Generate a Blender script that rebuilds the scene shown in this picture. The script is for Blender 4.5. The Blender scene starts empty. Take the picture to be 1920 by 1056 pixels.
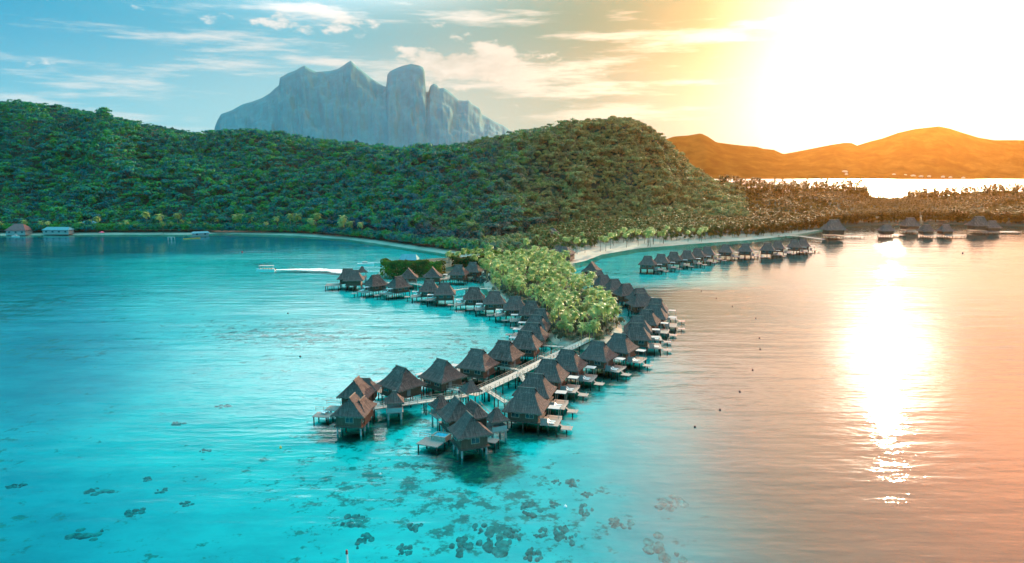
import bpy, math, random
import numpy as np
from mathutils import Vector, Matrix
random.seed(7); rng = np.random.default_rng(7)
R = math.radians
sc = bpy.context.scene
COL = sc.collection

# ------------------------------------------------------------------ camera model
F, CX, CY, H = 1371.0, 960.0, 528.0, 60.0
TH = math.atan(220 / 1371)
FW = Vector((0, math.cos(TH), -math.sin(TH))); UP = Vector((0, math.sin(TH), math.cos(TH)))
def ray(px, py): return Vector(((px - CX) / F, 0, 0)) + FW - UP * ((py - CY) / F)
def P(px, py, z=0.0):
    d = ray(px, py); return Vector((0, 0, H)) + d * ((z - H) / d.z)
def PD(px, py, dep):                     # point of the ray at world depth y
    d = ray(px, py); return Vector((0, 0, H)) + d * (dep / d.y)
def interp(x, pts):
    xs, ys = zip(*pts); return float(np.interp(x, xs, ys))

cam_d = bpy.data.cameras.new('camera'); cam = bpy.data.objects.new('camera', cam_d); COL.objects.link(cam)
cam.location = (0, 0, H); cam.rotation_euler = (math.pi / 2 - TH, 0, 0)
cam_d.sensor_width = 36; cam_d.lens = 36 * F / 1920; cam_d.clip_start = 1; cam_d.clip_end = 30000
sc.camera = cam

# ------------------------------------------------------------------ materials
def newmat(name):
    m = bpy.data.materials.new(name); m.use_nodes = True; nt = m.node_tree
    b = nt.nodes['Principled BSDF']; return m, nt, b
def N(nt, t, **kw):
    n = nt.nodes.new(t)
    for k, v in kw.items(): setattr(n, k, v)
    return n
def L(nt, a, b): nt.links.new(a, b)
def ramp(nt, fac, stops, interp_='LINEAR'):
    r = N(nt, 'ShaderNodeValToRGB'); cr = r.color_ramp; cr.interpolation = interp_
    while len(cr.elements) > 1: cr.elements.remove(cr.elements[0])
    cr.elements[0].position = stops[0][0]; cr.elements[0].color = (*stops[0][1], 1)
    for p, c in stops[1:]:
        e = cr.elements.new(p); e.color = (*c, 1)
    L(nt, fac, r.inputs[0]); return r.outputs[0]
def noise(nt, vec, scale, detail=4, rough=.6):
    n = N(nt, 'ShaderNodeTexNoise'); n.inputs['Scale'].default_value = scale
    n.inputs['Detail'].default_value = detail; n.inputs['Roughness'].default_value = rough
    if vec is not None: L(nt, vec, n.inputs['Vector'])
    return n.outputs['Fac']
def mapping(nt, vec, scale=(1, 1, 1), rot=(0, 0, 0), loc=(0, 0, 0)):
    m = N(nt, 'ShaderNodeMapping'); m.inputs['Scale'].default_value = scale
    m.inputs['Rotation'].default_value = rot; m.inputs['Location'].default_value = loc
    L(nt, vec, m.inputs['Vector']); return m.outputs[0]
def math_(nt, op, a, b=None, clamp=False):
    n = N(nt, 'ShaderNodeMath', operation=op, use_clamp=clamp)
    for i, v in enumerate((a, b)):
        if v is None: continue
        if isinstance(v, (int, float)): n.inputs[i].default_value = v
        else: L(nt, v, n.inputs[i])
    return n.outputs[0]
def mixc(nt, fac, a, b, mode='MIX'):
    n = N(nt, 'ShaderNodeMix', data_type='RGBA', blend_type=mode)
    for i, v in ((0, fac), (6, a), (7, b)):
        if isinstance(v, (int, float)): n.inputs[i].default_value = v
        elif isinstance(v, tuple): n.inputs[i].default_value = (*v, 1)
        else: L(nt, v, n.inputs[i])
    return n.outputs[2]
def bump(nt, h, dist, strength=1.0):
    b = N(nt, 'ShaderNodeBump'); b.inputs['Distance'].default_value = dist; b.inputs['Strength'].default_value = strength
    L(nt, h, b.inputs['Height']); return b.outputs[0]
def pos(nt): return N(nt, 'ShaderNodeNewGeometry').outputs['Position']
def objc(nt): return N(nt, 'ShaderNodeTexCoord').outputs['Object']

def simple(name, col, var=.25, scale=1.5, rough=.8, stretch=(1, 1, 1), metal=0.0, bmp=0.0):
    m, nt, b = newmat(name)
    n = noise(nt, mapping(nt, objc(nt), stretch), scale, 5)
    lo = tuple(c * (1 - var) for c in col); hi = tuple(min(1, c * (1 + var)) for c in col)
    L(nt, ramp(nt, n, [(.3, lo), (.7, hi)]), b.inputs['Base Color'])
    b.inputs['Roughness'].default_value = rough; b.inputs['Metallic'].default_value = metal
    if bmp: L(nt, bump(nt, n, bmp), b.inputs['Normal'])
    return m
M = {}
M['wood'] = simple('dark_stilt_wood', (.09, .065, .05), .4, 2, .85)
M['board'] = simple('wall_board', (.13, .07, .045), .55, 3, .8, (4, 4, .3))
M['deck'] = simple('bleached_deck_wood', (.32, .28, .25), .25, 2, .8, (1, 6, 1))
M['jetty'] = simple('pale_jetty_plank', (.52, .46, .40), .22, 2, .8, (1, 6, 1))
M['rail'] = simple('railing_wood', (.36, .31, .25), .3, 2, .8)
M['canopy'] = simple('canvas_canopy', (.46, .45, .44), .08, 2, .9)
M['white'] = simple('white_paint', (.8, .8, .78), .06, 2, .5)
M['screen'] = simple('grey_screen', (.22, .20, .20), .25, 2, .8, (5, 5, .5))
M['concrete'] = simple('concrete_pile', (.34, .36, .35), .25, 1.5, .9)
M['bark'] = simple('palm_bark', (.16, .13, .10), .3, 3, .9)
M['rock'] = simple('dark_rock', (.10, .09, .08), .5, .8, .9, bmp=.3)
M['blue_roof'] = simple('turquoise_sheet_roof', (.07, .28, .33), .2, .8, .8)
M['red_roof'] = simple('faded_red_roof', (.17, .085, .085), .25, .8, .7)
M['plaster'] = simple('pale_plaster', (.34, .36, .35), .12, .8, .8)
M['pinkcloth'] = simple('pink_cloth', (.75, .12, .22), .1, 2, .8)
M['yellow'] = simple('yellow_paint', (.7, .5, .12), .12, 2, .5)
M['red'] = simple('red_paint', (.35, .04, .03), .2, 3, .5)
M['dark'] = simple('dark_rubber', (.03, .03, .035), .2, 3, .5)
M['skin'] = simple('skin', (.35, .2, .14), .1, 3, .6)
M['cloth'] = simple('navy_cloth', (.03, .04, .08), .2, 3, .9)
m, nt, b = newmat('window_glass'); b.inputs['Base Color'].default_value = (.05, .09, .1, 1); b.inputs['Roughness'].default_value = .08
L(nt, ramp(nt, noise(nt, objc(nt), 1.2), [(.4, (.03, .05, .06)), (.7, (.08, .14, .15))]), b.inputs['Base Color']); M['glass'] = m
m, nt, b = newmat('pool_water'); b.inputs['Roughness'].default_value = .05
L(nt, ramp(nt, noise(nt, objc(nt), 2), [(.4, (.05, .45, .6)), (.7, (.15, .6, .75))]), b.inputs['Base Color']); M['pool'] = m

# thatch: streaks run down the slope (uv: u along the eave, v down the slope, metres)
def thatch(name, base):
    m, nt, b = newmat(name)
    uv = N(nt, 'ShaderNodeUVMap'); uv.uv_map = 'uv'
    s = noise(nt, mapping(nt, uv.outputs[0], (5.0, .28, 1)), 1, 5, .75)
    c = noise(nt, mapping(nt, uv.outputs[0], (.5, 2.2, 1)), 1, 3, .6)
    big = noise(nt, objc(nt), .35, 4)
    oi = N(nt, 'ShaderNodeObjectInfo').outputs['Random']
    f = math_(nt, 'ADD', math_(nt, 'MULTIPLY', s, .78), math_(nt, 'MULTIPLY', c, .22))
    col = ramp(nt, f, [(.36, tuple(x * .3 for x in base)), (.5, base), (.62, tuple(min(1, x * 2.4) for x in base))])
    col = mixc(nt, math_(nt, 'MULTIPLY', big, .5), col, tuple(x * .55 for x in base))
    col = mixc(nt, math_(nt, 'MULTIPLY', oi, .55), col, mixc(nt, .5, col, (base[0] * 1.5, base[1] * 1.6, base[2] * 1.7)))
    L(nt, col, b.inputs['Base Color']); b.inputs['Roughness'].default_value = .95; b.inputs['Specular IOR Level'].default_value = .1
    L(nt, bump(nt, f, .35), b.inputs['Normal']); return m
M['thatch'] = thatch('thatch', (.112, .080, .072))
M['thatch_edge'] = thatch('thatch_edge', (.22, .17, .14))

def leafmat(name, stops, gloss=.35, trans=.35, sc_=.085, fine=.9, dry=(-90, 80), haze_col=((.13, .08, .03), (.30, .18, .06), (.46, .29, .10))):
    m, nt, b = newmat(name)
    p = pos(nt)
    n = math_(nt, 'ADD', math_(nt, 'MULTIPLY', noise(nt, p, sc_, 3, .6), .72), math_(nt, 'MULTIPLY', noise(nt, p, fine, 2), .28))
    haze_xyz = N(nt, 'ShaderNodeSeparateXYZ'); L(nt, p, haze_xyz.inputs[0]); dr = N(nt, 'ShaderNodeMapRange', interpolation_type='SMOOTHSTEP')
    L(nt, math_(nt, 'ADD', haze_xyz.outputs[0], math_(nt, 'MULTIPLY', math_(nt, 'SUBTRACT', noise(nt, p, .012, 4), .5), 260)), dr.inputs[0]); dr.inputs[1].default_value = dry[0]; dr.inputs[2].default_value = dry[1]
    oi = N(nt, 'ShaderNodeObjectInfo').outputs['Random']
    n = math_(nt, 'ADD', n, math_(nt, 'MULTIPLY', math_(nt, 'SUBTRACT', oi, .5), .24))
    col = ramp(nt, n, stops); col = mixc(nt, math_(nt, 'MULTIPLY', dr.outputs[0], .85), col, ramp(nt, n, [(.38, haze_col[0]), (.52, haze_col[1]), (.66, haze_col[2])]))  # foliage browns along x, the warm sunset haze put into its colour
    L(nt, col, b.inputs['Base Color']); b.inputs['Roughness'].default_value = gloss
    b.inputs['Specular IOR Level'].default_value = .3 if name == 'palm_frond' else .05
    tr = N(nt, 'ShaderNodeBsdfTranslucent'); L(nt, mixc(nt, .5, col, (.03, .34, .26) if 'forest' in name else (.62, .82, .32) if name == 'palm_frond' else (.28, .17, .04)), tr.inputs['Color'])
    mx = N(nt, 'ShaderNodeMixShader'); mx.inputs[0].default_value = trans
    L(nt, b.outputs[0], mx.inputs[1]); L(nt, tr.outputs[0], mx.inputs[2])
    L(nt, mx.outputs[0], nt.nodes['Material Output'].inputs['Surface']); return m
M['leaf'] = leafmat('forest_leaf', [(.32, (.002, .040, .058)), (.46, (.003, .10, .140)), (.57, (.006, .17, .185)), (.70, (.05, .29, .06))], .6, .22)
M['palm'] = leafmat('palm_frond', [(.36, (.08, .19, .06)), (.5, (.23, .37, .13)), (.64, (.44, .52, .25))], .38, .58, dry=(290, 430), haze_col=((.10, .06, .015), (.30, .18, .05), (.5, .32, .1)))
M['palm_far'] = leafmat('far_palm_frond', [(.36, (.03, .08, .03)), (.5, (.09, .15, .05)), (.64, (.22, .27, .10))], .5, .16, dry=(130, 260), haze_col=((.045, .026, .004), (.11, .062, .010), (.21, .12, .022)))
M['hazewarm_bush'] = leafmat('hazewarm_bush_leaf', [(.36, (.01, .05, .03)), (.5, (.03, .10, .04)), (.64, (.10, .2, .05))], .6, .15, dry=(60, 240), haze_col=((.035, .022, .004), (.09, .055, .010), (.17, .105, .02)))  # bush foliage with the same warm haze tint in its colour
M['hedge'] = leafmat('hedge_leaf', [(.36, (.012, .05, .02)), (.5, (.03, .12, .03)), (.66, (.10, .26, .03))], .6, .25, .1, dry=(300, 500))

# ------------------------------------------------------------------ mesh helpers
class MB:
    def __init__(s): s.v = []; s.f = []; s.uv = []
    def face(s, pts, uvs=None):
        i = len(s.v); s.v += [tuple(p) for p in pts]; s.f.append(tuple(range(i, i + len(pts))))
        s.uv += list(uvs) if uvs else [(p[0], p[1]) for p in pts]
    def box(s, c, d, rz=0.0, taper=1.0):
        x, y, z = d[0] / 2, d[1] / 2, d[2] / 2
        co, si = math.cos(rz), math.sin(rz)
        def q(a, b, e, k):
            return (c[0] + (a * co - b * si) * k, c[1] + (a * si + b * co) * k, c[2] + e)
        lo = [q(-x, -y, -z, 1), q(x, -y, -z, 1), q(x, y, -z, 1), q(-x, y, -z, 1)]
        hi = [q(-x, -y, z, taper), q(x, -y, z, taper), q(x, y, z, taper), q(-x, y, z, taper)]
        s.face(lo[::-1]); s.face(hi)
        for i in range(4): s.face([lo[i], lo[(i + 1) % 4], hi[(i + 1) % 4], hi[i]])
        return s
    def tube(s, a, b, r0, r1=None, n=8, caps=True):
        a, b = Vector(a), Vector(b); r1 = r0 if r1 is None else r1
        d = (b - a).normalized(); u = d.orthogonal().normalized(); w = d.cross(u)
        A = [a + (u * math.cos(t) + w * math.sin(t)) * r0 for t in [2 * math.pi * i / n for i in range(n)]]
        B = [b + (u * math.cos(t) + w * math.sin(t)) * r1 for t in [2 * math.pi * i / n for i in range(n)]]
        for i in range(n): s.face([A[i], A[(i + 1) % n], B[(i + 1) % n], B[i]])
        if caps: s.face(A[::-1]); s.face(B)
        return s
    def mesh(s, name, mat, smooth=False):
        me = bpy.data.meshes.new(name); me.from_pydata(s.v, [], s.f)
        u = me.uv_layers.new(name='uv'); u.data.foreach_set('uv', np.array(s.uv, 'f').ravel())
        me.materials.append(mat)
        if smooth: me.polygons.foreach_set('use_smooth', [True] * len(me.polygons))
        me.update(); return me
    def build(s, name, mat, parent=None, smooth=False):
        return put(name, s.mesh(name, mat, smooth), parent)
def put(name, me, parent=None, loc=None, rz=0.0, scale=None):
    o = bpy.data.objects.new(name, me); COL.objects.link(o)
    if parent: o.parent = parent
    if loc is not None: o.location = loc
    if rz: o.rotation_euler = (0, 0, rz)
    if scale is not None: o.scale = (scale,) * 3 if isinstance(scale, (int, float)) else scale
    return o
def tag(o, label=None, cat=None, group=None, kind=None):
    if label: o['label'] = label
    if cat: o['category'] = cat
    if group: o['group'] = group
    if kind: o['kind'] = kind
    return o
def thing(name, label, cat, loc, rz=0.0, group=None, scale=None):
    o = put(name, None, None, loc, rz, scale); return tag(o, label, cat, group)
def copy_tree(o, parent=None):
    c = o.copy(); COL.objects.link(c)
    if parent: c.parent = parent
    for ch in o.children: copy_tree(ch, c)
    return c
def nmesh(name, V, Fq, mat, smooth=False):
    """numpy mesh: V (n,3), Fq (m,k) all the same k"""
    me = bpy.data.meshes.new(name); V = np.asarray(V, 'f'); Fq = np.asarray(Fq, 'i'); m_, k = Fq.shape
    me.vertices.add(len(V)); me.vertices.foreach_set('co', V.ravel())
    me.loops.add(m_ * k); me.loops.foreach_set('vertex_index', Fq.ravel())
    me.polygons.add(m_); me.polygons.foreach_set('loop_start', np.arange(0, m_ * k, k, dtype='i'))
    if smooth: me.polygons.foreach_set('use_smooth', np.ones(m_, bool))
    me.materials.append(mat); me.update(calc_edges=True); me.validate(); return me

# smooth value noise used for terrain
def vnoise(x, y, seed=0):
    x = np.asarray(x, float); y = np.asarray(y, float)
    xi = np.floor(x).astype(int); yi = np.floor(y).astype(int); xf = x - xi; yf = y - yi
    def h(a, b):
        n = (a * 374761393 + b * 668265263 + seed * 1442695) & 0x7fffffff
        n = ((n ^ (n >> 13)) * 1274126177) & 0x7fffffff
        return ((n ^ (n >> 16)) & 0xffff) / 65535.0
    u = xf * xf * (3 - 2 * xf); v = yf * yf * (3 - 2 * yf)
    return (h(xi, yi) * (1 - u) + h(xi + 1, yi) * u) * (1 - v) + (h(xi, yi + 1) * (1 - u) + h(xi + 1, yi + 1) * u) * v
def fbm(x, y, o=4, seed=0):
    t = 0; a = .5
    for i in range(o): t = t + a * (vnoise(np.asarray(x) * 2 ** i, np.asarray(y) * 2 ** i, seed + i) - .5); a *= .5
    return t

# ------------------------------------------------------------------ sun, sky, air
SUNPX = (1728, -100)
SD = ray(*SUNPX).normalized()
SUN_EL = math.asin(SD.z); SUN_AZ = math.atan2(SD.x, SD.y)
sl = bpy.data.lights.new('sun', 'SUN'); sl.energy = 5.0; sl.angle = R(.53); sl.color = (1, .74, .48)
so = bpy.data.objects.new('sun', sl); COL.objects.link(so)
so.rotation_euler = (-SD).to_track_quat('-Z', 'Y').to_euler(); so.location = (300, 600, 500)

w = bpy.data.worlds.new('World'); sc.world = w; w.use_nodes = True; nt = w.node_tree
for n in list(nt.nodes): nt.nodes.remove(n)
out = N(nt, 'ShaderNodeOutputWorld'); bg = N(nt, 'ShaderNodeBackground'); L(nt, bg.outputs[0], out.inputs[0])
sky = N(nt, 'ShaderNodeTexSky', sky_type='NISHITA'); sky.sun_disc = False
sky.sun_elevation = SUN_EL; sky.sun_rotation = SUN_AZ; sky.dust_density = 1.0; sky.air_density = 1.2
tc = N(nt, 'ShaderNodeTexCoord').outputs['Generated']
sx = N(nt, 'ShaderNodeSeparateXYZ'); L(nt, tc, sx.inputs[0])
az = math_(nt, 'MULTIPLY', math_(nt, 'ARCTAN2', sx.outputs[0], sx.outputs[1]), 180 / math.pi)
el = math_(nt, 'MULTIPLY', math_(nt, 'ARCSINE', sx.outputs[2]), 180 / math.pi)
azf = math_(nt, 'ADD', math_(nt, 'DIVIDE', az, 360), .5)
def A(d): return d / 360 + .5
# air colour near the horizon and higher up, by compass direction (cyan away from the sun, gold towards it; raised behind the camera as unseen fill)
low = ramp(nt, azf, [(A(-180), (.06, 1.1, 1.5)), (A(-80), (.06, 1.0, 1.4)), (A(-55), (.12, .54, .72)), (A(-34), (.20, .64, .78)), (A(-16), (.42, .74, .78)), (A(-5), (.60, .70, .62)),
                     (A(6), (.30, .52, .44)), (A(14), (.5, .66, .55)), (A(22), (1.2, 1.0, .8)), (A(30), (1.4, 1.1, .85)), (A(45), (1.6, 1.0, .6)), (A(80), (1.0, .6, .4)), (A(180), (.06, 1.1, 1.5))])
high = ramp(nt, azf, [(A(-180), (.05, 1.1, 1.5)), (A(-80), (.05, 1.0, 1.4)), (A(-55), (.02, .42, .72)), (A(-34), (.02, .42, .66)), (A(-16), (.06, .52, .68)), (A(-4), (.16, .46, .47)),
                      (A(6), (.09, .36, .28)), (A(14), (.08, .36, .22)), (A(20), (.6, .62, .46)), (A(28), (2.2, 1.3, .72)), (A(36), (2.6, 1.2, .65)), (A(50), (2.2, .85, .45)), (A(90), (.5, .45, .45)), (A(180), (.05, 1.1, 1.5))])
hf = N(nt, 'ShaderNodeMapRange', interpolation_type='SMOOTHSTEP'); L(nt, el, hf.inputs[0])
hf.inputs[1].default_value = 1.5; hf.inputs[2].default_value = 11
col = mixc(nt, hf.outputs[0], low, high)
upper = ramp(nt, azf, [(A(-180), (.05, 1.1, 1.5)), (A(-80), (.05, 1.0, 1.4)), (A(-55), (.02, .42, .72)), (A(-34), (.045, .46, .72)), (A(-14), (.14, .58, .73)), (A(-4), (.34, .60, .64)), (A(5), (.9, .75, .65)), (A(13), (4.2, 3.0, 2.5)),
                       (A(22), (5.6, 3.0, 1.8)), (A(36), (8.2, 2.8, 1.2)), (A(52), (6.0, 1.8, .9)), (A(75), (.5, .45, .45)), (A(180), (.05, 1.1, 1.5))])
uf = N(nt, 'ShaderNodeMapRange', interpolation_type='SMOOTHSTEP'); L(nt, el, uf.inputs[0]); uf.inputs[1].default_value = 11.5; uf.inputs[2].default_value = 15.5
col = mixc(nt, uf.outputs[0], col, upper)
zen = N(nt, 'ShaderNodeMapRange', interpolation_type='SMOOTHSTEP'); L(nt, el, zen.inputs[0]); zen.inputs[1].default_value = 48; zen.inputs[2].default_value = 72
col = mixc(nt, zen.outputs[0], col, (.6, 2.3, 2.7))  # overhead sky raised out of view as added cyan fill light
# bright air round the sun
vd = N(nt, 'ShaderNodeVectorMath', operation='DOT_PRODUCT'); L(nt, tc, vd.inputs[0]); vd.inputs[1].default_value = ray(1655, 120).normalized()
ang = math_(nt, 'MULTIPLY', math_(nt, 'ARCCOSINE', vd.outputs['Value']), 180 / math.pi)
glow = math_(nt, 'POWER', 2.718, math_(nt, 'MULTIPLY', math_(nt, 'POWER', math_(nt, 'DIVIDE', ang, 7.5), 2), -1.0))
vd2 = N(nt, 'ShaderNodeVectorMath', operation='DOT_PRODUCT'); L(nt, tc, vd2.inputs[0]); vd2.inputs[1].default_value = SD
ang2 = math_(nt, 'MULTIPLY', math_(nt, 'ARCCOSINE', math_(nt, 'MINIMUM', vd2.outputs['Value'], 1.0)), 180 / math.pi)
core = math_(nt, 'POWER', 2.718, math_(nt, 'MULTIPLY', math_(nt, 'POWER', math_(nt, 'DIVIDE', ang2, 2.5), 2), -1.0))
cs = N(nt, 'ShaderNodeVectorMath', operation='SCALE'); cs.inputs[0].default_value = (18, 15.5, 11.5); L(nt, core, cs.inputs['Scale'])
gm = N(nt, 'ShaderNodeVectorMath', operation='SCALE'); gm.inputs[0].default_value = (1.0, 1.0, .95); L(nt, glow, gm.inputs['Scale'])
# clouds: long thin streaks, a bank of heaps over the mountain
cmb = N(nt, 'ShaderNodeCombineXYZ'); L(nt, az, cmb.inputs[0]); L(nt, el, cmb.inputs[1])
v1 = mapping(nt, cmb.outputs[0], (.055, .42, 1), (0, 0, R(-3.5)), (3.1, 1.7, 0))
n1 = noise(nt, v1, 1.0, 8, .62)
wisp = N(nt, 'ShaderNodeMapRange', interpolation_type='SMOOTHSTEP'); L(nt, n1, wisp.inputs[0]); wisp.inputs[1].default_value = .505; wisp.inputs[2].default_value = .64
def blob(a0, e0, sa, se):
    da = math_(nt, 'POWER', math_(nt, 'DIVIDE', math_(nt, 'SUBTRACT', az, a0), sa), 2)
    de = math_(nt, 'POWER', math_(nt, 'DIVIDE', math_(nt, 'SUBTRACT', el, e0), se), 2)
    return math_(nt, 'POWER', 2.718, math_(nt, 'MULTIPLY', math_(nt, 'ADD', da, de), -1))
v2 = mapping(nt, cmb.outputs[0], (.30, .62, 1), (0, 0, 0), (1.2, .4, 0))
n2 = noise(nt, v2, 1.0, 9, .58)
n2b = math_(nt, 'ADD', n2, math_(nt, 'MULTIPLY', math_(nt, 'MAXIMUM', blob(-3.5, 7.4, 6.5, 1.9), math_(nt, 'MULTIPLY', blob(-15, 10.3, 7, 1.5), .55)), .36))
heap = N(nt, 'ShaderNodeMapRange', interpolation_type='SMOOTHSTEP'); L(nt, n2b, heap.inputs[0]); heap.inputs[1].default_value = .66; heap.inputs[2].default_value = .78
ccol = ramp(nt, azf, [(A(-180), (.5, .62, .7)), (A(-40), (.78, .84, .86)), (A(-15), (.88, .86, .82)), (A(0), (.94, .88, .74)), (A(12), (1.25, 1.15, .85)), (A(26), (2.6, 2.0, 1.3)), (A(60), (1.6, 1.0, .7)), (A(180), (.5, .62, .7))])
hifade = N(nt, 'ShaderNodeMapRange'); L(nt, el, hifade.inputs[0]); hifade.inputs[1].default_value = 12.5; hifade.inputs[2].default_value = 18; hifade.inputs[3].default_value = .85; hifade.inputs[4].default_value = .15
upfade = N(nt, 'ShaderNodeMapRange'); L(nt, el, upfade.inputs[0]); upfade.inputs[1].default_value = 1.0; upfade.inputs[2].default_value = 5; upfade.inputs[3].default_value = .35
col = mixc(nt, math_(nt, 'MULTIPLY', wisp.outputs[0], math_(nt, 'MULTIPLY', upfade.outputs[0], hifade.outputs[0])), col, ccol)
hcol = mixc(nt, ramp(nt, n2, [(.35, (0, 0, 0)), (.62, (1, 1, 1))]), (.56, .60, .52), ccol)
col = mixc(nt, math_(nt, 'MULTIPLY', heap.outputs[0], .9), col, hcol)
# a brighter cloud sheet overhead, just above the picture, which the calm lagoon mirrors
sheet = math_(nt, 'MULTIPLY', blob(-13, 16.2, 10.5, 3.0), math_(nt, 'ADD', .6, math_(nt, 'MULTIPLY', wisp.outputs[0], .4)))
col = mixc(nt, sheet, col, (6.5, 6.1, 5.9))
ad = N(nt, 'ShaderNodeVectorMath', operation='ADD'); L(nt, col, ad.inputs[0]); L(nt, gm.outputs[0], ad.inputs[1])
ns = N(nt, 'ShaderNodeVectorMath', operation='SCALE'); L(nt, sky.outputs[0], ns.inputs[0]); ns.inputs['Scale'].default_value = .003
ad3 = N(nt, 'ShaderNodeVectorMath', operation='ADD'); L(nt, ad.outputs[0], ad3.inputs[0]); L(nt, cs.outputs[0], ad3.inputs[1])
ad2 = N(nt, 'ShaderNodeVectorMath', operation='ADD'); L(nt, ad3.outputs[0], ad2.inputs[0]); L(nt, ns.outputs[0], ad2.inputs[1])
L(nt, ad2.outputs[0], bg.inputs[0]); bg.inputs[1].default_value = .625

HZ = 7000
hz = MB().box((0, HZ / 2 - 1000, 420), (2 * HZ, HZ + 600, 860))
m, nt, b = newmat('haze'); nt.nodes.remove(b)
def vol(col, dens, g):
    pv = N(nt, 'ShaderNodeVolumePrincipled'); pv.inputs['Color'].default_value = (*col, 1); pv.inputs['Density'].default_value = dens; pv.inputs['Anisotropy'].default_value = g; pv.inputs['Absorption Color'].default_value = (1, 1, 1, 1); return pv.outputs[0]
L(nt, vol((1, .40, .09), .000028, .86), nt.nodes['Material Output'].inputs['Volume'])
tag(hz.build('haze', m), kind='stuff')

# ------------------------------------------------------------------ water and lagoon floor
m, nt, b = newmat('water'); nt.nodes.remove(b)
p = pos(nt)
wv = mapping(nt, p, (.22, .50, 1), (0, 0, R(14)))
h1 = noise(nt, wv, 1.0, 4, .55)
h2 = noise(nt, mapping(nt, p, (.05, .11, 1), (0, 0, R(-8))), 1.0, 3, .5)
calm = noise(nt, mapping(nt, p, (.004, .008, 1)), 1.0, 3)
amp = ramp(nt, calm, [(.35, (.25, .25, .25)), (.62, (1, 1, 1))])
h4 = noise(nt, mapping(nt, p, (.05, .17, 1), (0, 0, R(-16))), 1.0, 3, .55)
h3 = noise(nt, mapping(nt, p, (.022, .20, 1), (0, 0, R(9))), 1.0, 2, .5)
hh = math_(nt, 'MULTIPLY', math_(nt, 'ADD', math_(nt, 'ADD', math_(nt, 'MULTIPLY', h1, .8), math_(nt, 'MULTIPLY', h2, 1.5)), math_(nt, 'ADD', math_(nt, 'MULTIPLY', h3, 1.3), math_(nt, 'MULTIPLY', h4, 1.3))), amp)
bn = bump(nt, hh, .15)
fr = N(nt, 'ShaderNodeFresnel'); fr.inputs[0].default_value = 1.33; L(nt, bn, fr.inputs['Normal'])
gl = N(nt, 'ShaderNodeBsdfGlossy', distribution='BECKMANN'); L(nt, bn, gl.inputs['Normal'])
wy = N(nt, 'ShaderNodeSeparateXYZ'); L(nt, p, wy.inputs[0]); wr = N(nt, 'ShaderNodeMapRange'); L(nt, wy.outputs[1], wr.inputs[0])
wr.inputs[1].default_value = 750; wr.inputs[2].default_value = 1400; wr.inputs[3].default_value = .10; wr.inputs[4].default_value = .5; L(nt, wr.outputs[0], gl.inputs['Roughness'])
trn = N(nt, 'ShaderNodeBsdfTransparent'); trn.inputs[0].default_value = (.08, .97, .945, 1)
mx = N(nt, 'ShaderNodeMixShader'); L(nt, fr.outputs[0], mx.inputs[0]); L(nt, trn.outputs[0], mx.inputs[1]); L(nt, gl.outputs[0], mx.inputs[2])
L(nt, mx.outputs[0], nt.nodes['Material Output'].inputs['Surface'])
MW = m
E = HZ - 100
wm = MB(); wm.face([(-E, -800, 0), (E, -800, 0), (E, 5700, 0), (-E, 5700, 0)])
tag(wm.build('water', MW), kind='structure')

m, nt, b = newmat('lagoon_floor')
p = pos(nt)
deep = noise(nt, mapping(nt, p, (.0035, .0055, 1)), 1.0, 4, .55)
sxyz = N(nt, 'ShaderNodeSeparateXYZ'); L(nt, p, sxyz.inputs[0])
lx = N(nt, 'ShaderNodeMapRange', interpolation_type='SMOOTHSTEP'); L(nt, sxyz.outputs[0], lx.inputs[0]); lx.inputs[1].default_value = -40; lx.inputs[2].default_value = -190
nx = N(nt, 'ShaderNodeMapRange', interpolation_type='SMOOTHSTEP'); L(nt, math_(nt, 'ADD', sxyz.outputs[0], math_(nt, 'MULTIPLY', sxyz.outputs[1], .55)), nx.inputs[0]); nx.inputs[1].default_value = 45; nx.inputs[2].default_value = -30
nearl = nx.outputs[0]
dd = math_(nt, 'ADD', math_(nt, 'MULTIPLY', deep, .8), math_(nt, 'ADD', math_(nt, 'MULTIPLY', lx.outputs[0], .10), math_(nt, 'MULTIPLY', nearl, .30)))
lr = N(nt, 'ShaderNodeMapRange', interpolation_type='SMOOTHSTEP'); L(nt, math_(nt, 'ADD', sxyz.outputs[0], math_(nt, 'MULTIPLY', deep, 60)), lr.inputs[0]); lr.inputs[1].default_value = 42; lr.inputs[2].default_value = 92
sh1 = N(nt, 'ShaderNodeMapRange', interpolation_type='SMOOTHSTEP'); L(nt, sxyz.outputs[1], sh1.inputs[0]); sh1.inputs[1].default_value = 345; sh1.inputs[2].default_value = 390
sh2 = N(nt, 'ShaderNodeMapRange', interpolation_type='SMOOTHSTEP'); L(nt, sxyz.outputs[0], sh2.inputs[0]); sh2.inputs[1].default_value = 150; sh2.inputs[2].default_value = 95
lrf = math_(nt, 'MULTIPLY', lr.outputs[0], math_(nt, 'SUBTRACT', 1, math_(nt, 'MULTIPLY', sh1.outputs[0], sh2.outputs[0])))
hill_refl = N(nt, 'ShaderNodeMapRange', interpolation_type='SMOOTHSTEP'); L(nt, math_(nt, 'ADD', sxyz.outputs[1], math_(nt, 'MULTIPLY', math_(nt, 'SUBTRACT', noise(nt, mapping(nt, p, (.006, .012, 1)), 1, 4), .5), 320)), hill_refl.inputs[0]); hill_refl.inputs[1].default_value = 455; hill_refl.inputs[2].default_value = 560
hill_refl_left = N(nt, 'ShaderNodeMapRange', interpolation_type='SMOOTHSTEP'); L(nt, sxyz.outputs[0], hill_refl_left.inputs[0]); hill_refl_left.inputs[1].default_value = 20; hill_refl_left.inputs[2].default_value = -60
dd = math_(nt, 'ADD', dd, math_(nt, 'MULTIPLY', math_(nt, 'MULTIPLY', hill_refl.outputs[0], hill_refl_left.outputs[0]), .34))  # floor darkened in a band to stand in for the hill's dark reflection
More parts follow.
